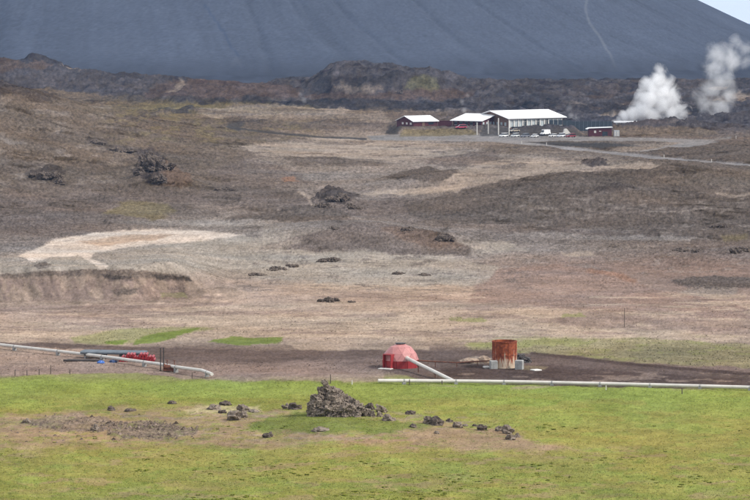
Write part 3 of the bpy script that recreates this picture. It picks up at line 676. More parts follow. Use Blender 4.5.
def worley_id(P, s, seed):
    q = P*s; c = np.floor(q).astype(np.int64); d1 = np.full(len(P), 9.); v = np.zeros(len(P))
    for i in (-1, 0, 1):
        for j in (-1, 0, 1):
            for k_ in (-1, 0, 1):
                cc = c+np.array([i, j, k_]); f = np.stack([cc[:, a]+_h(cc[:, 0], cc[:, 1], cc[:, 2]*7+a, seed+a) for a in range(3)], -1)
                d = np.linalg.norm(q-f, axis=1); m_ = d < d1; d1 = np.where(m_, d, d1); v = np.where(m_, _h(cc[:, 0], cc[:, 1], cc[:, 2], seed+9), v)
    return v
def crag(me, size, seed, amp=1.0):
    """push the points of a mesh in and out into lava crags"""
    n = len(me.vertices); P = np.empty(n*3); me.vertices.foreach_get('co', P); P = P.reshape(-1, 3)
    Nn = np.empty(n*3); me.vertices.foreach_get('normal', Nn); Nn = Nn.reshape(-1, 3)
    Q = P/size+seed*3.7
    d1, d2 = worley(Q, 2.2, seed)
    rg = lambda k_, sd_: 1-np.abs(fbm(Q[:, 0]*k_, Q[:, 1]*k_, 3, sd_, Q[:, 2]*k_*1.5))*2.2
    cb = worley_id(Q*np.array([1, 1, 1.4]), 3.1, seed+2)
    g = (cb-.5)*.16+(rg(1.3, seed)-.45)*.30+(rg(3.4, seed+5)-.45)*.17+(rg(8, seed+9)-.45)*.07+(np.clip(d2-d1, 0, .4)-.18)*.22
    g = g-g.mean(); P = P+Nn*(g*size*amp)[:, None]; me.vertices.foreach_set('co', P.ravel()); me.update()
def rock(px, py, wpx, hpx, label, seed, cat='rock', group=None, mat=None, depth=.8, sub=3, name='lava_rock', amp=1.0, lean=0, lobes=1):
    p = surf(px, py-.5); s = p.y/F; wd = wpx*s; ht = hpx*s
    bm = bmesh.new(); rr_ = random.Random(seed)
    for i in range(lobes):
        k_ = 1 if lobes == 1 else rr_.uniform(.3, .62); ox = 0 if lobes == 1 else rr_.uniform(-.4, .4)*wd; hk = 1 if lobes == 1 or i == 0 else rr_.uniform(.25, .95); oy = 0 if lobes == 1 else rr_.uniform(-.6, .6)*wd
        if i == 0: ox *= .4
        q_ = bmesh.ops.create_icosphere(bm, subdivisions=sub, radius=.5)
        for v in q_['verts']:
            z_ = v.co.z; v.co.x = v.co.x*wd*1.05*k_+lean*z_*wd+ox; v.co.y = v.co.y*wd*depth*k_+oy; v.co.z = z_*ht*1.5*hk+ht*.22*hk
    me = bpy.data.meshes.new(name); bm.to_mesh(me); bm.free(); me.update()
    crag(me, min(wd, ht*1.6)*(1 if lobes == 1 else .8), seed, amp); me.materials.append(mat or m_rock)
    o = bpy.data.objects.new(name, me); C.objects.link(o); o.location = (p.x, p.y+wd*depth*.3, p.z)
    return tag(o, label, cat, group)
# the tall rock: lobes merged into one surface, then broken up into crags
p0 = surf(345, 416); s0 = p0.y/F
bm = bmesh.new()
for (x, y, r, dy) in [(326, 385, 3.6, .9), (327.5, 390, 5, .8), (322, 393, 5, .8), (331, 395, 7, .9), (319, 400, 6.5, .5), (338, 398, 5.5, 1.2), (343, 402, 6.5, 1.1), (333, 404, 9.5, .5),
                      (316, 408, 6.5, .2), (325, 411, 8.5, 0), (337, 412, 8.5, -.2), (349, 405, 6, 1.0), (354, 407.5, 6, .8), (348, 412, 7.5, .1), (359, 411, 5.5, .6), (356, 415, 5, 0),
                      (366, 414.5, 4.5, .5), (372, 416.5, 3.8, .4), (379, 417.5, 3.4, .4), (386, 419, 2.6, .3), (313, 414, 4.5, 0), (343, 417, 5, -.5), (328, 417, 5, -.5)]:
    mtx = Matrix.Translation(((x-345)*s0, dy*1.6, (416-y)*s0)) @ Matrix.Scale(r*s0, 4) @ Matrix.Diagonal((1, 1.5, 1, 1))
    bmesh.ops.create_icosphere(bm, subdivisions=2, radius=1, matrix=mtx)
me = bpy.data.meshes.new('tmp'); bm.to_mesh(me); bm.free()
ot = bpy.data.objects.new('tmp', me); C.objects.link(ot)
rm = ot.modifiers.new('r', 'REMESH'); rm.mode = 'VOXEL'; rm.voxel_size = .085
me2 = bpy.data.meshes.new_from_object(ot.evaluated_get(bpy.context.evaluated_depsgraph_get()))
bpy.data.objects.remove(ot); me2.name = 'lava_spire'
crag(me2, 1.9, 5, .85); crag(me2, .9, 8, .7); me2.materials.clear(); me2.materials.append(m_rock)
o = bpy.data.objects.new('lava_spire', me2); C.objects.link(o); o.location = p0
tag(o, 'tall jagged grey lava rock rising from the bright green grass', 'rock')
RK = [
 (213, 410.5, 12, 5.5, 'leftmost low brown rock in the pale bare patch left of the jagged rock'),
 (225.5, 406, 11, 4, 'flat dark rock at the back of the pale bare patch'),
 (222.5, 414, 7, 3.5, 'small dark rock in the middle of the pale bare patch'),
 (244, 412, 12, 7, 'upright rock touching the back of the round boulder on the pale patch'),
 (234, 421, 14, 10, 'round grey boulder at the front right of the pale bare patch'),
 (242.5, 418.5, 8, 6.5, 'brown rock leaning against the right side of the round boulder'),
 (254, 413, 10, 2.5, 'thin flat stone slab just right of the upright rock'),
 (286, 409.5, 8, 4.5, 'low brown rock a little left of the jagged rock'),
 (295, 410, 11, 6, 'dark rock close to the left foot of the jagged rock'),
 (268, 438, 9, 5.5, 'lone dark stone in the grass in front of the bright green patch'),
 (371, 410.5, 9, 6, 'dark rock behind the right tail of the jagged rock'),
 (381, 413, 10, 6.5, 'grey rock beside the right tail of the jagged rock'),
 (389, 421.5, 11, 5.5, 'rock at the very end of the right tail of the jagged rock'),
 (411, 415, 10, 3.5, 'flat dark rock standing alone behind the row of rocks'),
 (413, 428, 7, 3.6, 'small stone in the bright grass in front of the flat dark rock'),
 (428, 424.5, 9, 7, 'pale left half of the large rock cluster in the rock row'),
 (436.5, 426, 12, 9.5, 'dark right half of the large rock cluster in the rock row'),
 (449.5, 422.5, 6, 3, 'smallest dark stone just right of the large rock cluster'),
 (457, 428.5, 10, 6, 'pale grey rock in the middle of the rock row'),
 (465, 427, 6, 2.2, 'low flat stone right of the pale grey rock'),
 (475, 427, 5, 2.2, 'tiny stone just left of the rounded dark rock'),
 (482.5, 431, 9, 6.5, 'rounded dark rock standing alone in the rock row'),
 (500, 432, 9, 5, 'left rock of the group at the right end of the rock row'),
 (508, 434.5, 11, 7.5, 'biggest rock of the group at the right end of the rock row'),
 (510.5, 440.5, 9, 5.5, 'front rock of the group at the right end of the rock row'),
 (517.5, 438, 6, 4, 'last small rock at the right end of the rock row'),
 (94.5, 431, 8, 5, 'rounded grey stone at the right edge of the left rubble patch'),
 (26, 424, 8, 4, 'pale angular stone at the left edge of the left rubble patch'),
 (111, 411, 8, 3.5, 'dark stone in the grass behind the rubble patches'),
 (130, 412, 11, 2.6, 'long low stone right of the dark stone behind the rubble'),
 (172, 404.5, 9, 2.5, 'flat dark stone far back in the green grass'),
 (320, 432, 17, 3.6, 'low flat rock outcrop in the grass in front of the jagged rock'),
 (437, 434.5, 6, 2.4, 'small flat stone in the bare soil in front of the rock row')]
for i, (x, y, w_, h_, lb) in enumerate(RK):
    rock(x, y, w_, h_, lb, 20+i*3, group='lava rocks in the grass field', mat=m_rockd if 'dark' in lb else m_rock, depth=.9)
MK = [
 (331, 262, 22, 6, 'dark crag on the pale flat below the middle mound', 4), (322, 262.5, 10, 4, 'small crag touching the left of the dark crag on the pale flat', 3),
 (275, 271, 20, 4.5, 'low dark outcrop left of the crag on the pale flat', 3), (258, 276, 16, 4, 'leftmost low outcrop on the pale flat', 3), (292, 267, 16, 3, 'thin outcrop between the two left outcrops and the dark crag', 3),
 (329, 303, 22, 5.5, 'dark outcrop alone on the tan plain below the pale flat', 4), (352, 303, 10, 3, 'small rock right of the outcrop on the tan plain', 3),
 (399, 275, 12, 3.5, 'left one of two low outcrops right of the dark crag', 3), (424, 276, 12, 3, 'right one of two low outcrops right of the dark crag', 3),
 (409, 231, 14, 5.5, 'dark rock on the crest of the middle mound', 3), (443, 240, 22, 7, 'craggy rock on the right shoulder of the middle mound', 4), (333, 230, 12, 4, 'rock on the left part of the middle mound crest', 3),
 (742, 252, 20, 7, 'black rock at the right edge of the picture on the gravel', 3), (697, 253, 9, 5, 'black boulder alone on the dark gravel left of the edge rock', 3), (680, 252, 16, 5, 'grey outcrop left of the black boulder', 3), (720, 228, 20, 5, 'outcrop on the gravel above the black boulder', 3),
 (152, 169, 36, 18, 'large dark crag on the left hillside', 5), (141, 174, 16, 9, 'crag at the left foot of the large hillside crag', 4), (160, 183, 18, 10, 'crag at the right foot of the large hillside crag', 4),
 (50, 178, 24, 8, 'grey crag on the far left of the hillside', 4), (36, 177, 14, 5, 'low crag left of the grey hillside crag', 3), (60, 184, 14, 6, 'crag in front of the grey hillside crag', 3),
 (120, 152, 26, 6, 'long low crag above left of the large hillside crag', 3), (98, 144, 20, 5, 'faint crag high on the left hillside', 3),
 (338, 200, 26, 8, 'dark lava outcrop by the gully below the sand flat', 4), (322, 208, 16, 6, 'lava outcrop in front of the gully outcrop', 3), (352, 209, 18, 6, 'lava outcrop right of the gully below the sand flat', 3), (224, 190, 18, 3.5, 'thin dark ledge on the slope left of the gully', 3),
 (400, 93, 12, 4, 'small crag under the yellow green patch of the lava hill', 3)]
for i, (x, y, w_, h_, lb, sub) in enumerate(MK):
    rock(x, y, w_*.95, h_*.72, lb, 131+i*3, cat='outcrop', group='outcrops on the plain', mat=m_rockd, sub=sub, name='lava_outcrop', depth=.7, amp=1.2, lobes=7)

# ------------------------------------------------------------------ pipelines
m_white = pmat('white_paint', (.62, .60, .56), .5, .4, .12, 1.2)
m_pipe = pmat('pipe_cladding', (.60, .57, .52), .45, .5, .10, .8)
m_conc = pmat('concrete', (.34, .34, .33), .9, .2, .18, 2.0)
m_rust = pmat('rusty_steel', (.16, .06, .035), .85, .3, .3, 3.0, col2=(.06, .028, .022))
m_dark = pmat('dark_steel', (.05, .042, .04), .6, .4, .25, 3.0)
m_wood = pmat('weathered_post', (.10, .08, .07), .9, .2, .25, 4.0)
m_bluegrey = pmat('blue_grey_steel', (.15, .175, .20), .85, .2, .15, 1.0)
def pipeline(name, pts, r, label, sup, lift=.35):
    P3 = []
    for (a, b) in zip(pts[:-1], pts[1:]):
        n = max(2, int(abs(b[0]-a[0])/12))
        for i in range(n):
            t = i/n; P3.append((a[0]+(b[0]-a[0])*t, a[1]+(b[1]-a[1])*t))
    P3.append(pts[-1]); W = []
    for (x, y) in P3:
        p = surf(x, y); g = gz(p.x, p.y); W.append(Vector((p.x, p.y, g)))
    k_ = min(13, len(W)//2*2-1); sm = lambda q: np.convolve(np.pad(q, k_//2, 'reflect', reflect_type='odd'), np.ones(k_)/k_, 'valid')
    ys_ = sm(np.array([v.y for v in W])); zz_ = sm(np.array([gz((x-375)/F*y, y) for (x, _), y in zip(P3, ys_)]))
    for v, (x, _), y, z_ in zip(W, P3, ys_, zz_): v.x = (x-375)/F*y; v.y = y; v.z = z_+r+lift
    root = empty(name, W[0]-Vector((0, 0, r+lift)), label=label, cat='pipeline'); o0 = Vector(root.location)
    L_ = [v-o0 for v in W]
    MB().path(L_, r, 14).build('pipe', m_pipe, root)
    for i in range(2, len(L_)-1, sup):
        p = L_[i]; d = (L_[i+1]-L_[i-1]).normalized(); a = math.atan2(d.y, d.x)
        MB().tube(p-d*.09, p+d*.09, r*1.09, 14).build('joint_band', m_conc, root)
        MB().box(-.22, .22, -r*1.1, r*1.1, -r-lift-.4, -r*.62).build('support', m_conc, root, .02, loc=p, rz=a)
    return root, L_, o0
pipeline('steam_pipeline', [(-90, 337.5), (0, 348.5), (58, 355.7), (117, 362.2), (158, 367.6), (176, 372.4), (202, 376.8), (212, 378.6)], .215, 'white insulated pipeline crossing the dirt at the left behind the fence', 3)
pipeline('steam_pipeline', [(378, 383.6), (456, 383.6), (600, 386.4), (750, 390.3), (850, 393)], .23, 'long white pipeline along the grass edge at the right', 4, .12)

# red dome
dm = surf(400.5, 367.2); dm.z = gz(dm.x, dm.y)
m_redtop = pmat('faded_red_panel', (.47, .20, .19), .5, .4, .10, 2.0); m_red = pmat('red_panel', (.30, .028, .032), .5, .4, .12, 2.0)
m_redd = pmat('dark_red_seam', (.16, .02, .022), .6, .3, .15, 2.0)
m_redp = pmat('bright_red_paint', (.30, .012, .02), .45, .45, .2, 3.0)
droot = empty('dome_hut', dm, label='red geodesic dome hut on the dirt where the white pipe starts', cat='hut')
NS = 10; rings = [(2.40, -.15, 0), (2.47, 1.02, 0), (2.16, 1.95, .5), (1.42, 2.75, 0), (.58, 3.12, .5)]
def rp(k_, i, s=1.0, off=0):
    r, z, o_ = rings[k_]; a = 2*math.pi*(i+o_+.15)/NS; return Vector((r*s*math.cos(a), r*s*math.sin(a), z*s+off))
sh = MB(); v = [rp(k_, i, .975) for k_ in range(5) for i in range(NS)]; f = []
def band(k_):
    T_ = []
    lo_, hi_ = rings[k_][2], rings[k_+1][2]
    for i in range(NS):
        if lo_ < hi_: T_ += [((k_, i), (k_, i+1), (k_+1, i)), ((k_, i+1), (k_+1, i+1), (k_+1, i))]
        else: T_ += [((k_, i), (k_, i+1), (k_+1, i+1)), ((k_, i), (k_+1, i+1), (k_+1, i))]
    return T_
for i in range(NS): f.append((i, (i+1) % NS, NS+(i+1) % NS, NS+i))
for k_ in (1, 2, 3):
    for T_ in band(k_): f.append(tuple(a*NS+b % NS for a, b in T_))
f.append(tuple(4*NS+i for i in range(NS)))
sh.add(v, f).build('shell', m_redd, droot)
def panel(pts, name, mat):
    c = sum(pts, Vector())/len(pts); q = [c+(p-c)*.975 for p in pts]
    nn = (q[1]-q[0]).cross(q[2]-q[0]).normalized()
    if nn.dot(c-Vector((0, 0, .5))) < 0: nn = -nn
    n = len(q); a = [p-nn*.06 for p in q]; b = [p+nn*.012 for p in q]
    MB().add(a+b, [tuple(range(n)), tuple(range(n, 2*n))]+[(i, (i+1) % n, (i+1) % n+n, i+n) for i in range(n)]).build(name, mat, droot)
for i in range(NS): panel([rp(0, i), rp(0, i+1), rp(1, i+1), rp(1, i)], 'wall_panel', m_red)
for k_ in (1, 2, 3):
    for T_ in band(k_): panel([rp(a, b) for a, b in T_], 'roof_panel', m_redtop)
MB().tube((0, 0, 3.05), (0, 0, 3.2), .62, 14).tube((0, 0, 3.2), (0, 0, 3.27), .7, 14).build('roof_vent', m_dark, droot)
# doorway on the left front of the dome
dr = MB().box(-.72, -.6, -.35, .5, -.1, 1.95).box(.6, .72, -.35, .5, -.1, 1.95).box(-.6, .6, -.35, .5, 1.82, 1.95).build('door_frame', m_red, droot, loc=(-1.62, -1.78, 0), rz=-.72)
MB().box(-.6, .6, .1, .16, -.1, 1.82).build('door', m_redtop, droot, loc=(-1.62, -1.78, 0), rz=-.72)
MB().box(-.9, .9, -1.0, .05, -.2, .12).build('step', m_white, droot, .02, loc=(-1.85, -2.05, 0), rz=-.4)
# branch pipe
b0 = Vector((dm.x+(407-400.5)/7.3, dm.y-2.1, dm.z+1.42)); b1 = surf(453, 383.6); b1.z = gz(b1.x, b1.y)+.35
br = empty('branch_pipe', b1-Vector((0, 0, .5)), label='slanting white pipe from the red dome down to the long pipeline', cat='pipe'); ob = Vector(br.location)
MB().tube(b0-ob, b1-ob, .235, 14).build('pipe', m_pipe, br)
MB().tube(b0-ob-(b1-b0).normalized()*.1, b0-ob+(b1-b0).normalized()*.12, .30, 14).build('flange', m_pipe, br)
for t in (.25, .62):
    p = b0+(b1-b0)*t; g = gz(p.x, p.y); MB().box(-.06, .06, -.06, .06, g-p.z-.2, -.15).box(-.22, .22, -.08, .08, -.28, -.2).build('support_post', m_rust, br, loc=p-ob)
# rusty drain pipe between dome and tank
tk = surf(504.5, 367.6); tk.z = gz(tk.x, tk.y)
rp_ = [Vector((dm.x+2.3, dm.y-.6, dm.z+.95)), Vector((dm.x+7.6, dm.y-.2, dm.z+.62)), Vector((dm.x+10.4, dm.y+.4, dm.z+.75)), Vector((tk.x-1.75, tk.y, tk.z+.9))]
rr_ = empty('drain_pipe', rp_[0]-Vector((0, 0, .95)), label='thin rusty pipe running from the red dome to the rusty tank', cat='pipe'); orr = Vector(rr_.location)
MB().path([p-orr for p in rp_], .085, 10).build('pipe', m_rust, rr_)
for t in (1, 2):
    p = rp_[t]; MB().box(-.05, .05, -.05, .05, gz(p.x, p.y)-p.z-.2, -.04).build('support_post', m_rust, rr_, loc=p-orr)
p = rp_[0]*.55+rp_[1]*.45; MB().box(-.05, .05, -.05, .05, gz(p.x, p.y)-p.z-.2, 0).build('support_post', m_rust, rr_, loc=p-orr)

# rusty silencer tank
mt_, t_, b_ = new_mat('rust_with_mineral_crust', .85, .25); l = t_.links.new
g = N(t_, 'ShaderNodeTexCoord'); sx = N(t_, 'ShaderNodeSeparateXYZ'); l(g.outputs['Object'], sx.inputs[0])
mp_ = N(t_, 'ShaderNodeMapping'); mp_.inputs['Scale'].default_value = (2.6, 2.6, .5); l(g.outputs['Object'], mp_.inputs['Vector'])
n1_ = N(t_, 'ShaderNodeTexNoise'); n1_.inputs['Scale'].default_value = 1.5; n1_.inputs['Detail'].default_value = 5; l(mp_.outputs[0], n1_.inputs['Vector'])
n2_ = N(t_, 'ShaderNodeTexNoise'); n2_.inputs['Scale'].default_value = 3.0; n2_.inputs['Detail'].default_value = 7; l(g.outputs['Object'], n2_.inputs['Vector'])
r1 = N(t_, 'ShaderNodeValToRGB'); e = r1.color_ramp.elements; e[0].position = .3; e[0].color = (.12, .03, .02, 1); e[1].position = .62; e[1].color = (.29, .075, .032, 1); q_ = e.new(.75); q_.color = (.40, .13, .05, 1); l(n2_.outputs['Fac'], r1.inputs['Fac'])
ma = N(t_, 'ShaderNodeMath', operation='MULTIPLY_ADD'); ma.inputs[1].default_value = -.16; ma.inputs[2].default_value = .24; l(sx.outputs['Z'], ma.inputs[0])
ad = N(t_, 'ShaderNodeMath', operation='ADD'); l(ma.outputs[0], ad.inputs[0]); l(n1_.outputs['Fac'], ad.inputs[1])
mr = N(t_, 'ShaderNodeMapRange'); mr.inputs[1].default_value = .50; mr.inputs[2].default_value = .68; l(ad.outputs[0], mr.inputs[0])
mxx = N(t_, 'ShaderNodeMix', data_type='RGBA'); mxx.inputs[7].default_value = (.52, .42, .32, 1); l(mr.outputs[0], mxx.inputs[0]); l(r1.outputs['Color'], mxx.inputs[6]); l(mxx.outputs[2], b_.inputs['Base Color'])
bp = N(t_, 'ShaderNodeBump'); bp.inputs['Strength'].default_value = .6; bp.inputs['Distance'].default_value = .05; l(n2_.outputs['Fac'], bp.inputs['Height']); l(bp.outputs['Normal'], b_.inputs['Normal'])
troot = empty('silencer_tank', tk, label='rusty open-topped round steel tank with pale mineral streaks', cat='tank')
R_, H_ = 1.68, 3.62; n = 40; v = []; f = []
prof = [(R_, -.2), (R_, H_), (R_-.07, H_), (R_-.07, .4), (0.01, .4)]
for (r, z) in prof: v += [(r*math.cos(2*math.pi*i/n), r*math.sin(2*math.pi*i/n), z) for i in range(n)]
for k_ in range(4): f += [(k_*n+i, k_*n+(i+1) % n, (k_+1)*n+(i+1) % n, (k_+1)*n+i) for i in range(n)]
MB().add(v, f).build('shell', mt_, troot)
for z in (.05, 1.78, 3.5):
    v = []; f = []
    for (r, zz_) in ((R_, z), (R_+.05, z), (R_+.05, z+.1), (R_, z+.1)): v += [(r*math.cos(2*math.pi*i/n), r*math.sin(2*math.pi*i/n), zz_) for i in range(n)]
    for k_ in range(3): f += [(k_*n+i, k_*n+(i+1) % n, (k_+1)*n+(i+1) % n, (k_+1)*n+i) for i in range(n)]
    MB().add(v, f).build('hoop', mt_, troot)
for i in range(8):
    a = 2*math.pi*i/8+.3; MB().box(-.04, .04, -.03, .03, 0, 3.5).build('seam', mt_, troot, loc=((R_+.02)*math.cos(a), (R_+.02)*math.sin(a), 0), rz=a+math.pi/2)
def blk(x, y, w_, h_, lb, rz, mat=m_conc, nm='concrete_block', cat='block'):
    p = surf(x, y); p.z = gz(p.x, p.y); o = MB().box(-w_/2, w_/2, -w_/2, w_/2, -.2, h_).build(nm, mat, None, .05, loc=p, rz=rz); return tag(o, lb, cat)
blk(493.5, 368.6, .95, 1.08, 'grey concrete block at the left foot of the rusty tank', .2)
blk(519.3, 369.2, 1.05, 1.2, 'pale grey concrete block at the right foot of the rusty tank', -.25)
blk(486.5, 367.8, .8, .22, 'flat pale slab lying left of the rusty tank', .3, m_white, 'concrete_slab', 'slab')
blk(536, 370.4, 1.2, .12, 'broken pale slab lying on the dirt right of the rusty tank', .5, m_white, 'concrete_slab', 'slab')
rock(521.5, 362.5, 9, 8, 'black boulder behind the pale concrete block by the tank', 301, mat=m_dark, depth=1); rock(526.5, 363.5, 8, 6, 'black boulder right of the tank and its concrete block', 305, mat=m_dark, depth=1)
rock(470, 363.5, 20, 4.5, 'tan heap of earth left of the rusty tank', 309, cat='heap', name='earth_heap', mat=pmat('tan_earth', (.34, .26, .2), .95, .1, .2, 2.0), amp=.5); rock(484, 363, 14, 6, 'tan heap of earth touching the left of the rusty tank', 313, cat='heap', name='earth_heap', mat=bpy.data.materials['tan_earth'], amp=.5)

# ------------------------------------------------------------------ pipe store at the left
st = surf(80.5, 358.5); st.z = gz(st.x, st.y); ang = -.16
rack = empty('pipe_rack', st, ang, label='low timber trestle rack carrying grey pipes behind the white pipeline', cat='rack')
for x in (.6, 3.1, 5.6, 8.1):
    bmr = MB().box(-.1, .1, -.05, 2.6, .42, .62).build('beam', m_wood, rack, loc=(x, 0, 0))
    for y in (.1, 1.25, 2.4): MB().box(-.09, .09, -.09, .09, -.3, .42).build('leg', m_conc, rack, loc=(x, y, 0))
pm = MB().tube((0, 0, 0), (9.0, 0, 0), .2, 12).mesh('grey_pipe', m_bluegrey)
for i in range(6):
    o = inst('grey_pipe', pm, None, (Matrix.Translation(st) @ Matrix.Rotation(ang, 4, 'Z')) @ Vector((random.uniform(-.1, .1), .1+i*.425, .82)), ang)
    tag(o, 'long blue-grey steel pipe lying on the low trestle rack', 'pipe', 'grey pipes on the rack')
rs = surf(123.5, 362); rs.z = gz(rs.x, rs.y)
rpm = MB().tube((0, 0, 0), (0, 2.6, 0), .185, 12).tube((0, -.03, 0), (0, .12, 0), .2, 12).mesh('red_pipe', m_redp)
for row, (n, x0) in enumerate(((12, -.4), (11, -.2), (6, .55))):
    for i in range(n):
        tag(inst('red_pipe', rpm, None, (rs.x+x0+i*.41+(.5 if row == 2 and i > 2 else 0), rs.y+random.uniform(-.15, .15), rs.z+.2+row*.345), random.uniform(-.03, .03)), 'short bright red pipe in the stack at the end of the grey pipes', 'pipe', 'red pipes in the stack')
p = surf(75, 361.5); p.z = gz(p.x, p.y)
for i in range(2):
    tag(MB().tube((-1.6, 0, .14), (3.2, -.3, .14), .14, 10).build('dark_pipe', m_dark, None, loc=(p.x+i*.5, p.y+i*.5, p.z)), ('dark pipe lying on the dirt nearest the white pipeline', 'dark pipe lying on the dirt just behind the other dark pipe')[i], 'pipe')
rock(100.5, 364, 7, 2.8, 'crumpled bright blue tarp in front of the grey pipes', 401, cat='tarp', name='tarp', mat=pmat('blue_tarp', (.03, .12, .42), .4, .5, .15, 2.0), amp=.6, depth=1.1)
rock(113, 363.3, 7, 3.0, 'dark blue bundle just right of the bright blue tarp', 405, cat='bundle', name='bundle', mat=pmat('navy_tarp', (.02, .05, .14), .5, .4, .15, 2.0), amp=.6, depth=1)
# valve station on the left pipeline
vs = surf(168, 371.6); vs.z = gz(vs.x, vs.y)
vr = empty('valve_station', vs, label='rusty valve with two tall dark posts on the white pipeline', cat='valve')
MB().box(-.62, .95, -.35, .35, .12, .34).build('base_frame', m_rust, vr)
MB().tube((-.5, 0, .62), (.75, 0, .45), .36, 12).tube((-.56, 0, .63), (-.44, 0, .61), .46, 12).tube((.66, 0, .46), (.8, 0, .44), .46, 12).build('valve_body', m_rust, vr)
for x, h_ in ((-1.02, 3.1), (-.62, 3.15)): MB().tube((x, .5, -.3), (x, .5, h_), .075, 8).build('post', m_dark, vr)
for x, h_ in ((-.12, 1.5), (.85, 1.45)):
    MB().tube((x, 0, .4), (x, 0, h_), .055, 8).build('valve_stem', m_rust, vr)
    MB().tube((x, 0, h_), (x, 0, h_+.06), .2, 12).build('hand_wheel', m_rust, vr)
# fence posts, marker posts
def post(x, y, hpx, r, lb, mat, nm='fence_post', grp=None, lean=0):
    p = surf(x, y); h_ = hpx*p.y/F; o = MB().tube((0, 0, -.25), (lean, 0, h_), r, 7, r*.85).build(nm, mat, None, loc=(p.x, p.y, gz(p.x, p.y))); return tag(o, lb, 'post', grp)
for i, (x, y, h_) in enumerate(((15, 376, 6), (27, 375.8, 5.5), (39, 375, 6), (50.5, 374, 9), (70, 374.5, 5), (192, 378.5, 6))):
    post(x, y, h_, .06, ['first', 'second', 'third', 'tall fourth', 'fifth'][i]+' fence post from the left edge of the grass' if i < 5 else 'fence post at the grass edge near the end of the left pipeline', m_wood, grp='fence posts along the grass edge', lean=random.uniform(-.05, .05))
for x, y, h_, lb, mt in ((330.5, 383.5, 9, 'dark post standing right behind the top of the jagged rock', m_wood), (352, 384.5, 4.5, 'short white post right of the jagged rock', m_white), (409.5, 385, 5.5, 'dark post in front of the long pipeline below the red dome', m_wood),
                         (442, 384.5, 4, 'short dark post left of where the slanting pipe ends', m_wood), (606, 390, 4.5, 'pale short post in front of the long pipeline', m_white), (682, 394, 6, 'dark stub post at the right in front of the pipeline', m_wood), (624.5, 327, 19, 'thin tall dark pole alone on the tan plain', m_dark)):
    post(x, y, h_, .045 if 'thin' in lb else .07, lb, mt, grp=None)

#@@BUILDINGS
m_roof = pmat('white_roof', (.80, .80, .80), .5, .3, .03, .5); m_barn = pmat('dark_red_wall', (.095, .025, .029), .8, .2, .15, 1.0)
m_brown = pmat('brown_wood', (.20, .12, .085), .8, .2, .2, 1.0); m_glass = pmat('window_glass', (.03, .045, .055), .15, .6, .3, .6); m_pane = pmat('pale_glass', (.48, .55, .57), .15, .6, .2, .6)
m_slate = pmat('slate_screen', (.05, .066, .08), .7, .3, .15, .8); m_stonew = pmat('lava_wall', (.06, .058, .062), .95, .1, .4, 1.5)
def house(name, px, D, rot, L_, dep, eave, rise, label, mat_w, zoff=0, over=.8, cat='building', sink=1.5):
    X = (px-375)/F*D; z = gz(X, D)+zoff
    r = empty(name, (X, D, z), rot, label=label, cat=cat)
    t = .28; dd = 2*dep
    # walls: box with gable ends
    ov = over; s_ = rise/dep
    MB().add([(ov, ov, -sink), (L_-ov, ov, -sink), (L_-ov, dd-ov, -sink), (ov, dd-ov, -sink), (ov, ov, eave+s_*ov), (L_-ov, ov, eave+s_*ov), (L_-ov, dd-ov, eave+s_*ov), (ov, dd-ov, eave+s_*ov), (ov, dep, eave+rise-.02), (L_-ov, dep, eave+rise-.02)],
             [(0, 1, 5, 4), (2, 3, 7, 6), (1, 2, 6, 9, 5), (3, 0, 4, 8, 7), (4, 5, 9, 8), (7, 8, 9, 6)]).build('wall', mat_w, r)
    ro = MB().prism([(0, eave+.02), (dep, eave+rise+.02), (dd, eave+.02), (dd, eave+t), (dep, eave+rise+t+.05), (0, eave+t)], 0, L_)
    ro.v = [(y, x, z_) for (x, y, z_) in ro.v]; ro.build('roof', m_roof, r)
    return r
# main bath house
mb = house('bath_house', 508, 1640, math.radians(38), 41.3, 15.2, 4.5, 3.75, 'largest bath house with a wide white roof and pillared window front', m_brown, over=1.6)
for i in range(13):
    x = 2.2+i*3.02; MB().box(x-.42, x+.42, 1.05, 1.45, -.3, 4.65).build('pillar', m_white, mb)
for i in range(12):
    x = 2.2+i*3.02; wn = MB().box(x+.3, x+2.72, 1.42, 1.52, .15, 3.9).build('window', m_glass if i in (3, 6, 8) else m_pane, mb)
    MB().box(x+1.42, x+1.6, 1.36, 1.415, .15, 3.9).box(x+.3, x+2.72, 1.37, 1.41, 2.9, 3.05).build('mullion', m_white, wn)
MB().box(1.6, 39.7, 1.3, 1.5, 3.92, 4.6).build('lintel', m_white, mb)
for i in range(4):
    y = 3.2+i*3.2; MB().box(1.5, 1.59, y, y+1.5, .8, 2.6).build('window', m_pane, mb)
MB().box(3, 38.5, -1.6, .6, -3.5, .35).build('terrace', m_stonew, mb)
mi_ = mb.matrix_basis.inverted()
for x, y, d_, top in ((498.4, 136.3, 1612, 118), (509, 136.4, 1612, 120)):
    X = (x-375)/F*d_; zt = ZC+(YH-top)/F*d_; zb = gz(X, d_)
    lp = mi_ @ Vector((X, d_, zb)); MB().box(-.2, .2, -.2, .2, -.4, zt-zb).build('porch_post', m_white, mb, loc=lp)
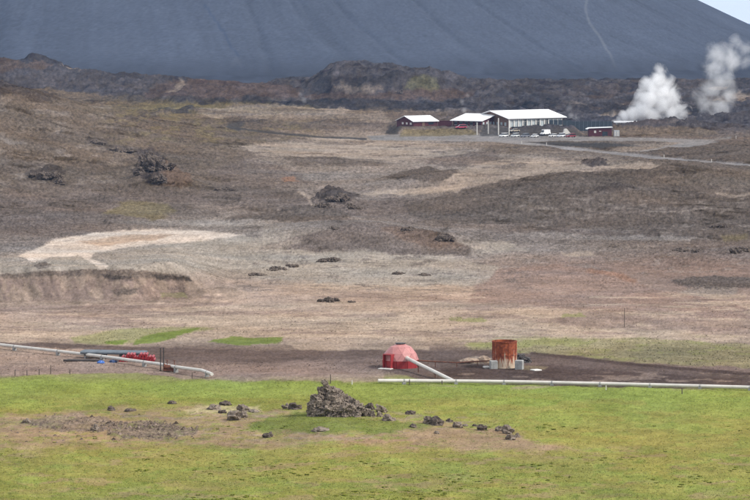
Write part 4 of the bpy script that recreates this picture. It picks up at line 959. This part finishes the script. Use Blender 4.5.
# restaurant wing with red walls
rw = house('red_hall', 449.8, 1652, math.radians(-35), 20.2, 15.4, 3.0, 3.3, 'dark red hall with white roof left of the largest bath house', m_barn, over=1.2)
for i in range(5):
    wn = MB().box(2.2+i*3.3, 3.9+i*3.3, 1.1, 1.19, .9, 2.5).build('window', m_glass, rw); MB().box(2.1+i*3.3, 4.0+i*3.3, 1.05, 1.13, .8, .95).box(2.1+i*3.3, 4.0+i*3.3, 1.05, 1.13, 2.45, 2.6).build('frame', m_white, wn)
for i in range(4):
    wn = MB().box(19.01, 19.1, 2.5+i*3.4, 4.2+i*3.4, .9, 2.5).build('window', m_pane, rw); MB().box(19.05, 19.15, 2.4+i*3.4, 4.3+i*3.4, .8, .95).box(19.05, 19.15, 2.4+i*3.4, 4.3+i*3.4, 2.45, 2.6).build('frame', m_white, wn)
mi_ = rw.matrix_basis.inverted()
for x, d_, top in ((477, 1612, 122.5), (488.2, 1614, 120.4)):
    X = (x-375)/F*d_; zt = ZC+(YH-top)/F*d_; zb = gz(X, d_)
    MB().box(-.19, .19, -.19, .19, -.4, zt-zb).build('porch_post', m_white, rw, loc=mi_ @ Vector((X, d_, zb)))
# service building on the left
sb = house('service_house', 413, 1655, math.radians(30), 16.3, 9.4, 2.3, 2.7, 'low red service house with white roof leftmost of the buildings', m_barn, over=.7)
for i in range(3): MB().box(.6, .68, 2.5+i*4.2, 4.3+i*4.2, .7, 1.8).build('window', m_white, sb)
MB().box(6, 7.6, .55, .69, -.2, 1.95).build('door', m_brown, sb); MB().box(10, 13, .58, .69, .8, 1.8).build('window', m_glass, sb)
X0 = (438-375)/F*1664; X1 = (452-375)/F*1664
o = MB().box(0, X1-X0, 0, .3, -1, 2.7).box(-.1, X1-X0+.1, -.1, .4, 2.7, 2.85).build('link_wall', m_barn, None, loc=(X0, 1664, gz(X0, 1664))); tag(o, 'dark red wall joining the service house and the red hall', 'wall')
# slate screen fence
D_ = 1668; X0 = (567-375)/F*D_; Wd = (612-567)/F*D_
sf = empty('screen_fence', (X0, D_, gz(X0, D_)), 0, label='slate blue panel fence between the largest bath house and the pump house', cat='fence'); n = 11
pmsh = MB().box(.08, Wd/n-.08, 0, .1, -2.5, 2.7).mesh('fence_panel', m_slate, .01); psh = MB().box(-.09, .09, -.06, .16, -2.6, 2.9).mesh('fence_post', m_bluegrey)
for i in range(n): inst('panel', pmsh, sf, (i*Wd/n, 0, 0))
for i in range(n+1): inst('post', psh, sf, (i*Wd/n, 0, 0))
D_ = 1640; X0 = (549-375)/F*D_
sf = empty('screen_fence', (X0, D_, gz(X0, D_)), 0, label='low slate blue fence in front of the right end of the bath house', cat='fence')
pm2 = MB().box(.06, 2.3, 0, .1, -.6, 2.0).mesh('fence_panel', m_slate, .01)
for i in range(5): inst('panel', pm2, sf, (i*2.36, 0, 0))
# red ticket hut with its white tank
D_ = 1605; X0 = (589-375)/F*D_; z0 = gz(X0, D_)
ht = empty('hut', (X0, D_, z0), .06, label='small dark red hut with a pale flat roof on the car park', cat='hut')
MB().box(0, 11.8, 0, 5, -.4, 4.2).build('wall', m_barn, ht)
MB().prism([(-1.2, 3.7), (.2, 4.25), (12.2, 4.7), (12.2, 4.95), (.2, 4.55), (-1.2, 3.95)], -.5, 5.5).build('roof', m_roof, ht)
for x0, x1, z0_, z1, mt in ((2.6, 3.7, 1.9, 3.1, m_white), (5.2, 6.3, 2.6, 3.0, m_white), (6.9, 9.6, .1, 2.6, m_glass)): MB().box(x0, x1, -.06, .06, z0_, z1).build('window' if z0_ > 1 else 'door', mt, ht)
X0 = (613.8-375)/F*1606; o = empty('storage_box', (X0, 1606, gz(X0, 1606)), 0, label='pale grey storage box at the right side of the small red hut', cat='box')
MB().box(0, 2.9, 0, 2.6, -.2, 3.1).build('body', pmat('pale_metal', (.40, .43, .46), .5, .5, .1, .8), o, .06); MB().box(.3, 1.2, -.05, .02, .3, 2.6).build('door', m_white, o); MB().box(1.6, 2.5, -.05, .02, .3, 2.6).build('door', m_white, o)
# pump house in the steam
D_ = 1800; X0 = (614.5-375)/F*D_; z0 = ZC+(YH-127.6)/F*D_
ph = empty('pump_house', (X0, D_, z0), 0, label='low pump house with white flat roof under the big steam plume', cat='building')
MB().box(.6, 14.2, .6, 8, -4, 2.7).build('wall', m_brown, ph)
MB().box(0, 15, 0, 8.8, 2.72, 3.5).build('roof', m_roof, ph)
for i in range(5): MB().box(1+i*2.6, 3.2+i*2.6, .5, .58, .4, 2.5).build('window', m_glass if i % 2 else m_pane, ph)
for i in range(6): MB().box(.75+i*2.6, 1.0+i*2.6, .35, .55, -.5, 2.7).build('mullion', m_white, ph)
o = MB().tube((0, 0, -.3), (0, 0, 8.2), .09, 6).build('mast', m_white, None, loc=((635-375)/F*1795, 1795, z0)); tag(o, 'thin pale mast standing in front of the pump house steam', 'mast')

# ------------------------------------------------------------------ cars
m_tyre = pmat('tyre', (.02, .02, .02), .9, .2, .2, 2.0); m_carglass = pmat('car_glass', (.02, .025, .03), .1, .6, .2, 1.0); m_lamp = pmat('lamp_lens', (.5, .5, .48), .2, .5, .1, 2.0)
def paint(c): return pmat('car_paint', c, .3, .5, .05, .6)
def car(px, py, rz, c, label, kind='suv', ln=4.5):
    p = surf(px, py); r = empty('parked_car', (p.x, p.y, gz(p.x, p.y)), rz, label=label, cat='car', group='cars parked in front of the bath house')
    W_, h_ = .92, {'suv': 1.72, 'car': 1.45, 'van': 2.3}[kind]; a = ln/2
    bt = .95 if kind != 'car' else .85
    MB().prism([(-a, .35), (-a, bt*.92), (-a+.15, bt), (a-1.2 if kind != 'van' else a-.7, bt), (a-.12, bt*.82), (a, .6), (a, .3)], -W_, W_).build('body', paint(c), r, .06)
    fr_ = a-1.0 if kind != 'van' else a-.75; tp_ = fr_-.75 if kind != 'van' else fr_-.3
    re = -a+.05 if kind != 'car' else -a+.5; rt = re+.2 if kind != 'car' else re+.55
    cab = [(re, bt-.02), (rt, h_-.14), (tp_, h_-.14), (fr_, bt-.02)]
    MB().prism(cab, -W_*.88, W_*.88).build('windows', m_carglass if kind != 'van' else paint(c), r)
    MB().prism([(rt-.04, h_-.15), (rt+.05, h_), (tp_-.1, h_), (tp_+.04, h_-.15)], -W_*.86, W_*.86).build('roof', paint(c), r, .03)
    if kind == 'van': MB().prism([(fr_-.28, 1.25), (tp_-.0, h_-.3), (tp_+.06, h_-.3), (fr_+.03, 1.25)], -W_*.8, W_*.8).build('windscreen', m_carglass, r)
    wm = MB().tube((0, -.12, 0), (0, .12, 0), .34, 12).mesh('wheel', m_tyre)
    for sx_ in (-a+.8, a-.85):
        for sy in (-1, 1): inst('wheel', wm, r, (sx_, sy*(W_-.08), .34))
    for sy in (-1, 1): MB().box(a-.1, a+.015, sy*.62-.16, sy*.62+.16, .62, .78).build('headlight', m_lamp, r)
    r.scale = (1.2, 1.2, 1.2)
    return r
wh = (.75, .75, .75)
car(503.5, 137, -2.3, wh, 'white estate car leftmost in the front row of the car park', 'suv')
car(515, 137, -2.2, (.6, .62, .62), 'off-white car second from left in the front row', 'suv')
car(525, 137.2, -2.2, (.16, .17, .2), 'dark grey car third from left in the front row', 'suv', 4.8)
car(534.5, 137.3, -2.1, wh, 'low white car fourth from left in the front row', 'car')
car(545.3, 134.8, -2.4, wh, 'tall white van standing further back behind the front row', 'van', 5.0)
car(553.5, 137, -2.5, wh, 'white car just left of the pair beside the red car', 'car')
car(561, 137, -2.2, (.68, .7, .74), 'pale silver car touching the dark red car on its left', 'suv')
car(570.5, 137.3, -2.6, (.22, .02, .03), 'dark red car at the right end of the front row', 'suv')
car(461, 128.4, -2.9, (.45, .06, .10), 'pinkish red car parked at the red hall', 'suv', 4.8)
car(514.5, 132, -2.6, (.42, .36, .28), 'beige car behind the white and grey cars', 'car')
p = surf(567, 135); tr = empty('tent_trailer', (p.x, p.y, gz(p.x, p.y)), .3, label='steep white tent trailer behind the dark red car', cat='trailer')
MB().prism([(-2.2, .5), (2.0, .5), (-.4, 3.3), (-1.4, 3.2)], -.9, .9).build('canvas', m_white, tr); MB().box(-2.3, 2.4, -.95, .95, .3, .5).build('bed', m_dark, tr)
for sy in (-1, 1): MB().tube((0, sy*.95, .3), (0, sy*1.15, .3), .32, 10).build('wheel', m_tyre, tr)
for i, (x, y) in enumerate(((521.6, 144), (546.5, 145.4), (664, 157.5), (711.5, 162), (736, 138.6))):
    post(x, y, 3, .14, ['white marker post on the road below the low white car', 'white marker post on the road below the white van', 'white marker post midway along the sloping road', 'white marker post on the road nearest the right edge', 'white marker post beyond the road at the far right'][i], m_white, 'marker_post', 'road marker posts')

#@@STEAM
def steam(name, blobs, D_, dens, label, nscale, soft, seed, cut=.5, na=1.5):
    """blobs given in photo px at distance D_; one closed hull filled with uneven vapour"""
    k_ = D_/F; B = [((x-375)*k_, D_+dy, ZC+(YH-y)*k_, r*k_, w_) for (x, y, r, dy, w_) in blobs]
    c = np.mean([b[:3] for b in B], 0); bm = bmesh.new()
    for b in B: bmesh.ops.create_icosphere(bm, subdivisions=2, radius=b[3]*1.75, matrix=Matrix.Translation(Vector(b[:3])-Vector(c)))
    hull = bmesh.ops.convex_hull(bm, input=bm.verts[:])
    bmesh.ops.delete(bm, geom=[g_ for g_ in set(hull['geom_interior']+hull['geom_unused']) if isinstance(g_, bmesh.types.BMVert)], context='VERTS')
    keep = set(g_ for g_ in hull['geom'] if isinstance(g_, bmesh.types.BMFace)); bmesh.ops.delete(bm, geom=[f_ for f_ in bm.faces if f_ not in keep], context='FACES_ONLY')
    m = bpy.data.materials.new(name); m.use_nodes = True; t = m.node_tree; t.nodes.clear(); l = t.links.new
    out = N(t, 'ShaderNodeOutputMaterial'); pv = N(t, 'ShaderNodeVolumePrincipled'); pv.inputs['Color'].default_value = (1, 1, 1, 1); pv.inputs['Anisotropy'].default_value = .2
    g = N(t, 'ShaderNodeTexCoord'); n = N(t, 'ShaderNodeTexNoise'); n.inputs['Scale'].default_value = nscale; n.inputs['Detail'].default_value = 6; n.inputs['Roughness'].default_value = .66; n.inputs['Distortion'].default_value = .9
    mpv = N(t, 'ShaderNodeMapping'); mpv.inputs['Location'].default_value = (seed*13.1, seed*7.7, seed); l(g.outputs['Object'], mpv.inputs['Vector']); l(mpv.outputs[0], n.inputs['Vector'])
    prev = None
    for b in B:
        d = N(t, 'ShaderNodeVectorMath', operation='DISTANCE'); d.inputs[1].default_value = Vector(b[:3])-Vector(c); l(g.outputs['Object'], d.inputs[0])
        q = N(t, 'ShaderNodeMapRange'); q.inputs[1].default_value = b[3]*1.7; q.inputs[2].default_value = 0; q.inputs[3].default_value = 0; q.inputs[4].default_value = b[4]; l(d.outputs['Value'], q.inputs[0])
        if prev is None: prev = q.outputs[0]
        else:
            x_ = N(t, 'ShaderNodeMath', operation='SMOOTH_MAX'); x_.inputs[2].default_value = .15; l(prev, x_.inputs[0]); l(q.outputs[0], x_.inputs[1]); prev = x_.outputs[0]
    sb_ = N(t, 'ShaderNodeMath', operation='MULTIPLY_ADD'); sb_.inputs[1].default_value = na; sb_.inputs[2].default_value = -na/2; l(n.outputs['Fac'], sb_.inputs[0])
    a_ = N(t, 'ShaderNodeMath', operation='ADD'); l(prev, a_.inputs[0]); l(sb_.outputs[0], a_.inputs[1])
    r_ = N(t, 'ShaderNodeMapRange'); r_.inputs[1].default_value = cut; r_.inputs[2].default_value = cut+soft; r_.inputs[3].default_value = 0; r_.inputs[4].default_value = dens; l(a_.outputs[0], r_.inputs[0])
    gt = N(t, 'ShaderNodeMath', operation='GREATER_THAN'); gt.inputs[1].default_value = .12; l(prev, gt.inputs[0])
    ml = N(t, 'ShaderNodeMath', operation='MULTIPLY'); l(r_.outputs[0], ml.inputs[0]); l(gt.outputs[0], ml.inputs[1]); l(ml.outputs[0], pv.inputs['Density']); l(pv.outputs[0], out.inputs['Volume'])
    m.cycles.volume_step_rate = .35
    me = bpy.data.meshes.new(name); bm.to_mesh(me); bm.free(); me.materials.append(m)
    o = bpy.data.objects.new(name, me); C.objects.link(o); o.location = c
    return tag(o, label, 'steam')
steam('steam_plume', [(614, 123, 2.5, 0, 1), (619, 120, 3.5, 0, 1), (625, 116, 5, 0, 1), (633, 113, 7, 0, 1), (642, 109, 9, 2, 1), (648, 98, 9.5, 2, 1), (651, 86, 8.5, 3, 1), (658, 81, 8, 3, 1), (664, 92, 8.5, 3, 1), (664, 103, 9, 3, .9), (671, 112, 8, 4, .65), (652, 115, 8, 2, .75), (668, 84, 8, 4, .55), (676, 98, 9, 4, .5), (682, 112, 9, 5, .45), (660, 72, 7, 4, .55)],
      1830, .48, 'dense white steam plume billowing above the pump house', .13, .9, 1, .18, 1.6)
steam('steam_plume', [(718, 55, 11, 0, 1), (732, 60, 11, 0, .95), (745, 50, 8, 0, .85), (716, 68, 11, 0, 1), (722, 80, 11, 0, .95), (711, 90, 10, 0, .9), (704, 101, 10, 0, .8), (720, 107, 11, 0, .85), (728, 96, 9, 0, .75), (694, 97, 8, 0, .6), (716, 117, 7, 0, .7), (744, 62, 9, 0, .7), (738, 44, 8, 0, .7)],
      1950, .12, 'fainter ragged steam cloud rising at the right edge', .11, .9, 2, .2, 1.7)
steam('steam_wisp', [(464, 110, 3, 0, 1), (462, 102, 3, 0, .9), (468, 95, 3, 0, .7)], 1760, .10, 'thin steam wisp rising behind the red hall', .2, .7, 3, .3)
steam('steam_wisp', [(571, 116, 3.5, 0, 1), (569, 108, 3.5, 0, .9), (576, 118, 4, 0, .8)], 1790, .09, 'thin steam wisp right behind the end of the bath house', .2, .7, 4, .3)
steam('steam_wisp', [(304, 100, 3, 0, 1), (300, 94, 3, 0, .8), (311, 97, 3, 0, .7)], 2150, .06, 'faint steam wisp on the lava left of the flat lava hill', .16, .7, 5, .3)
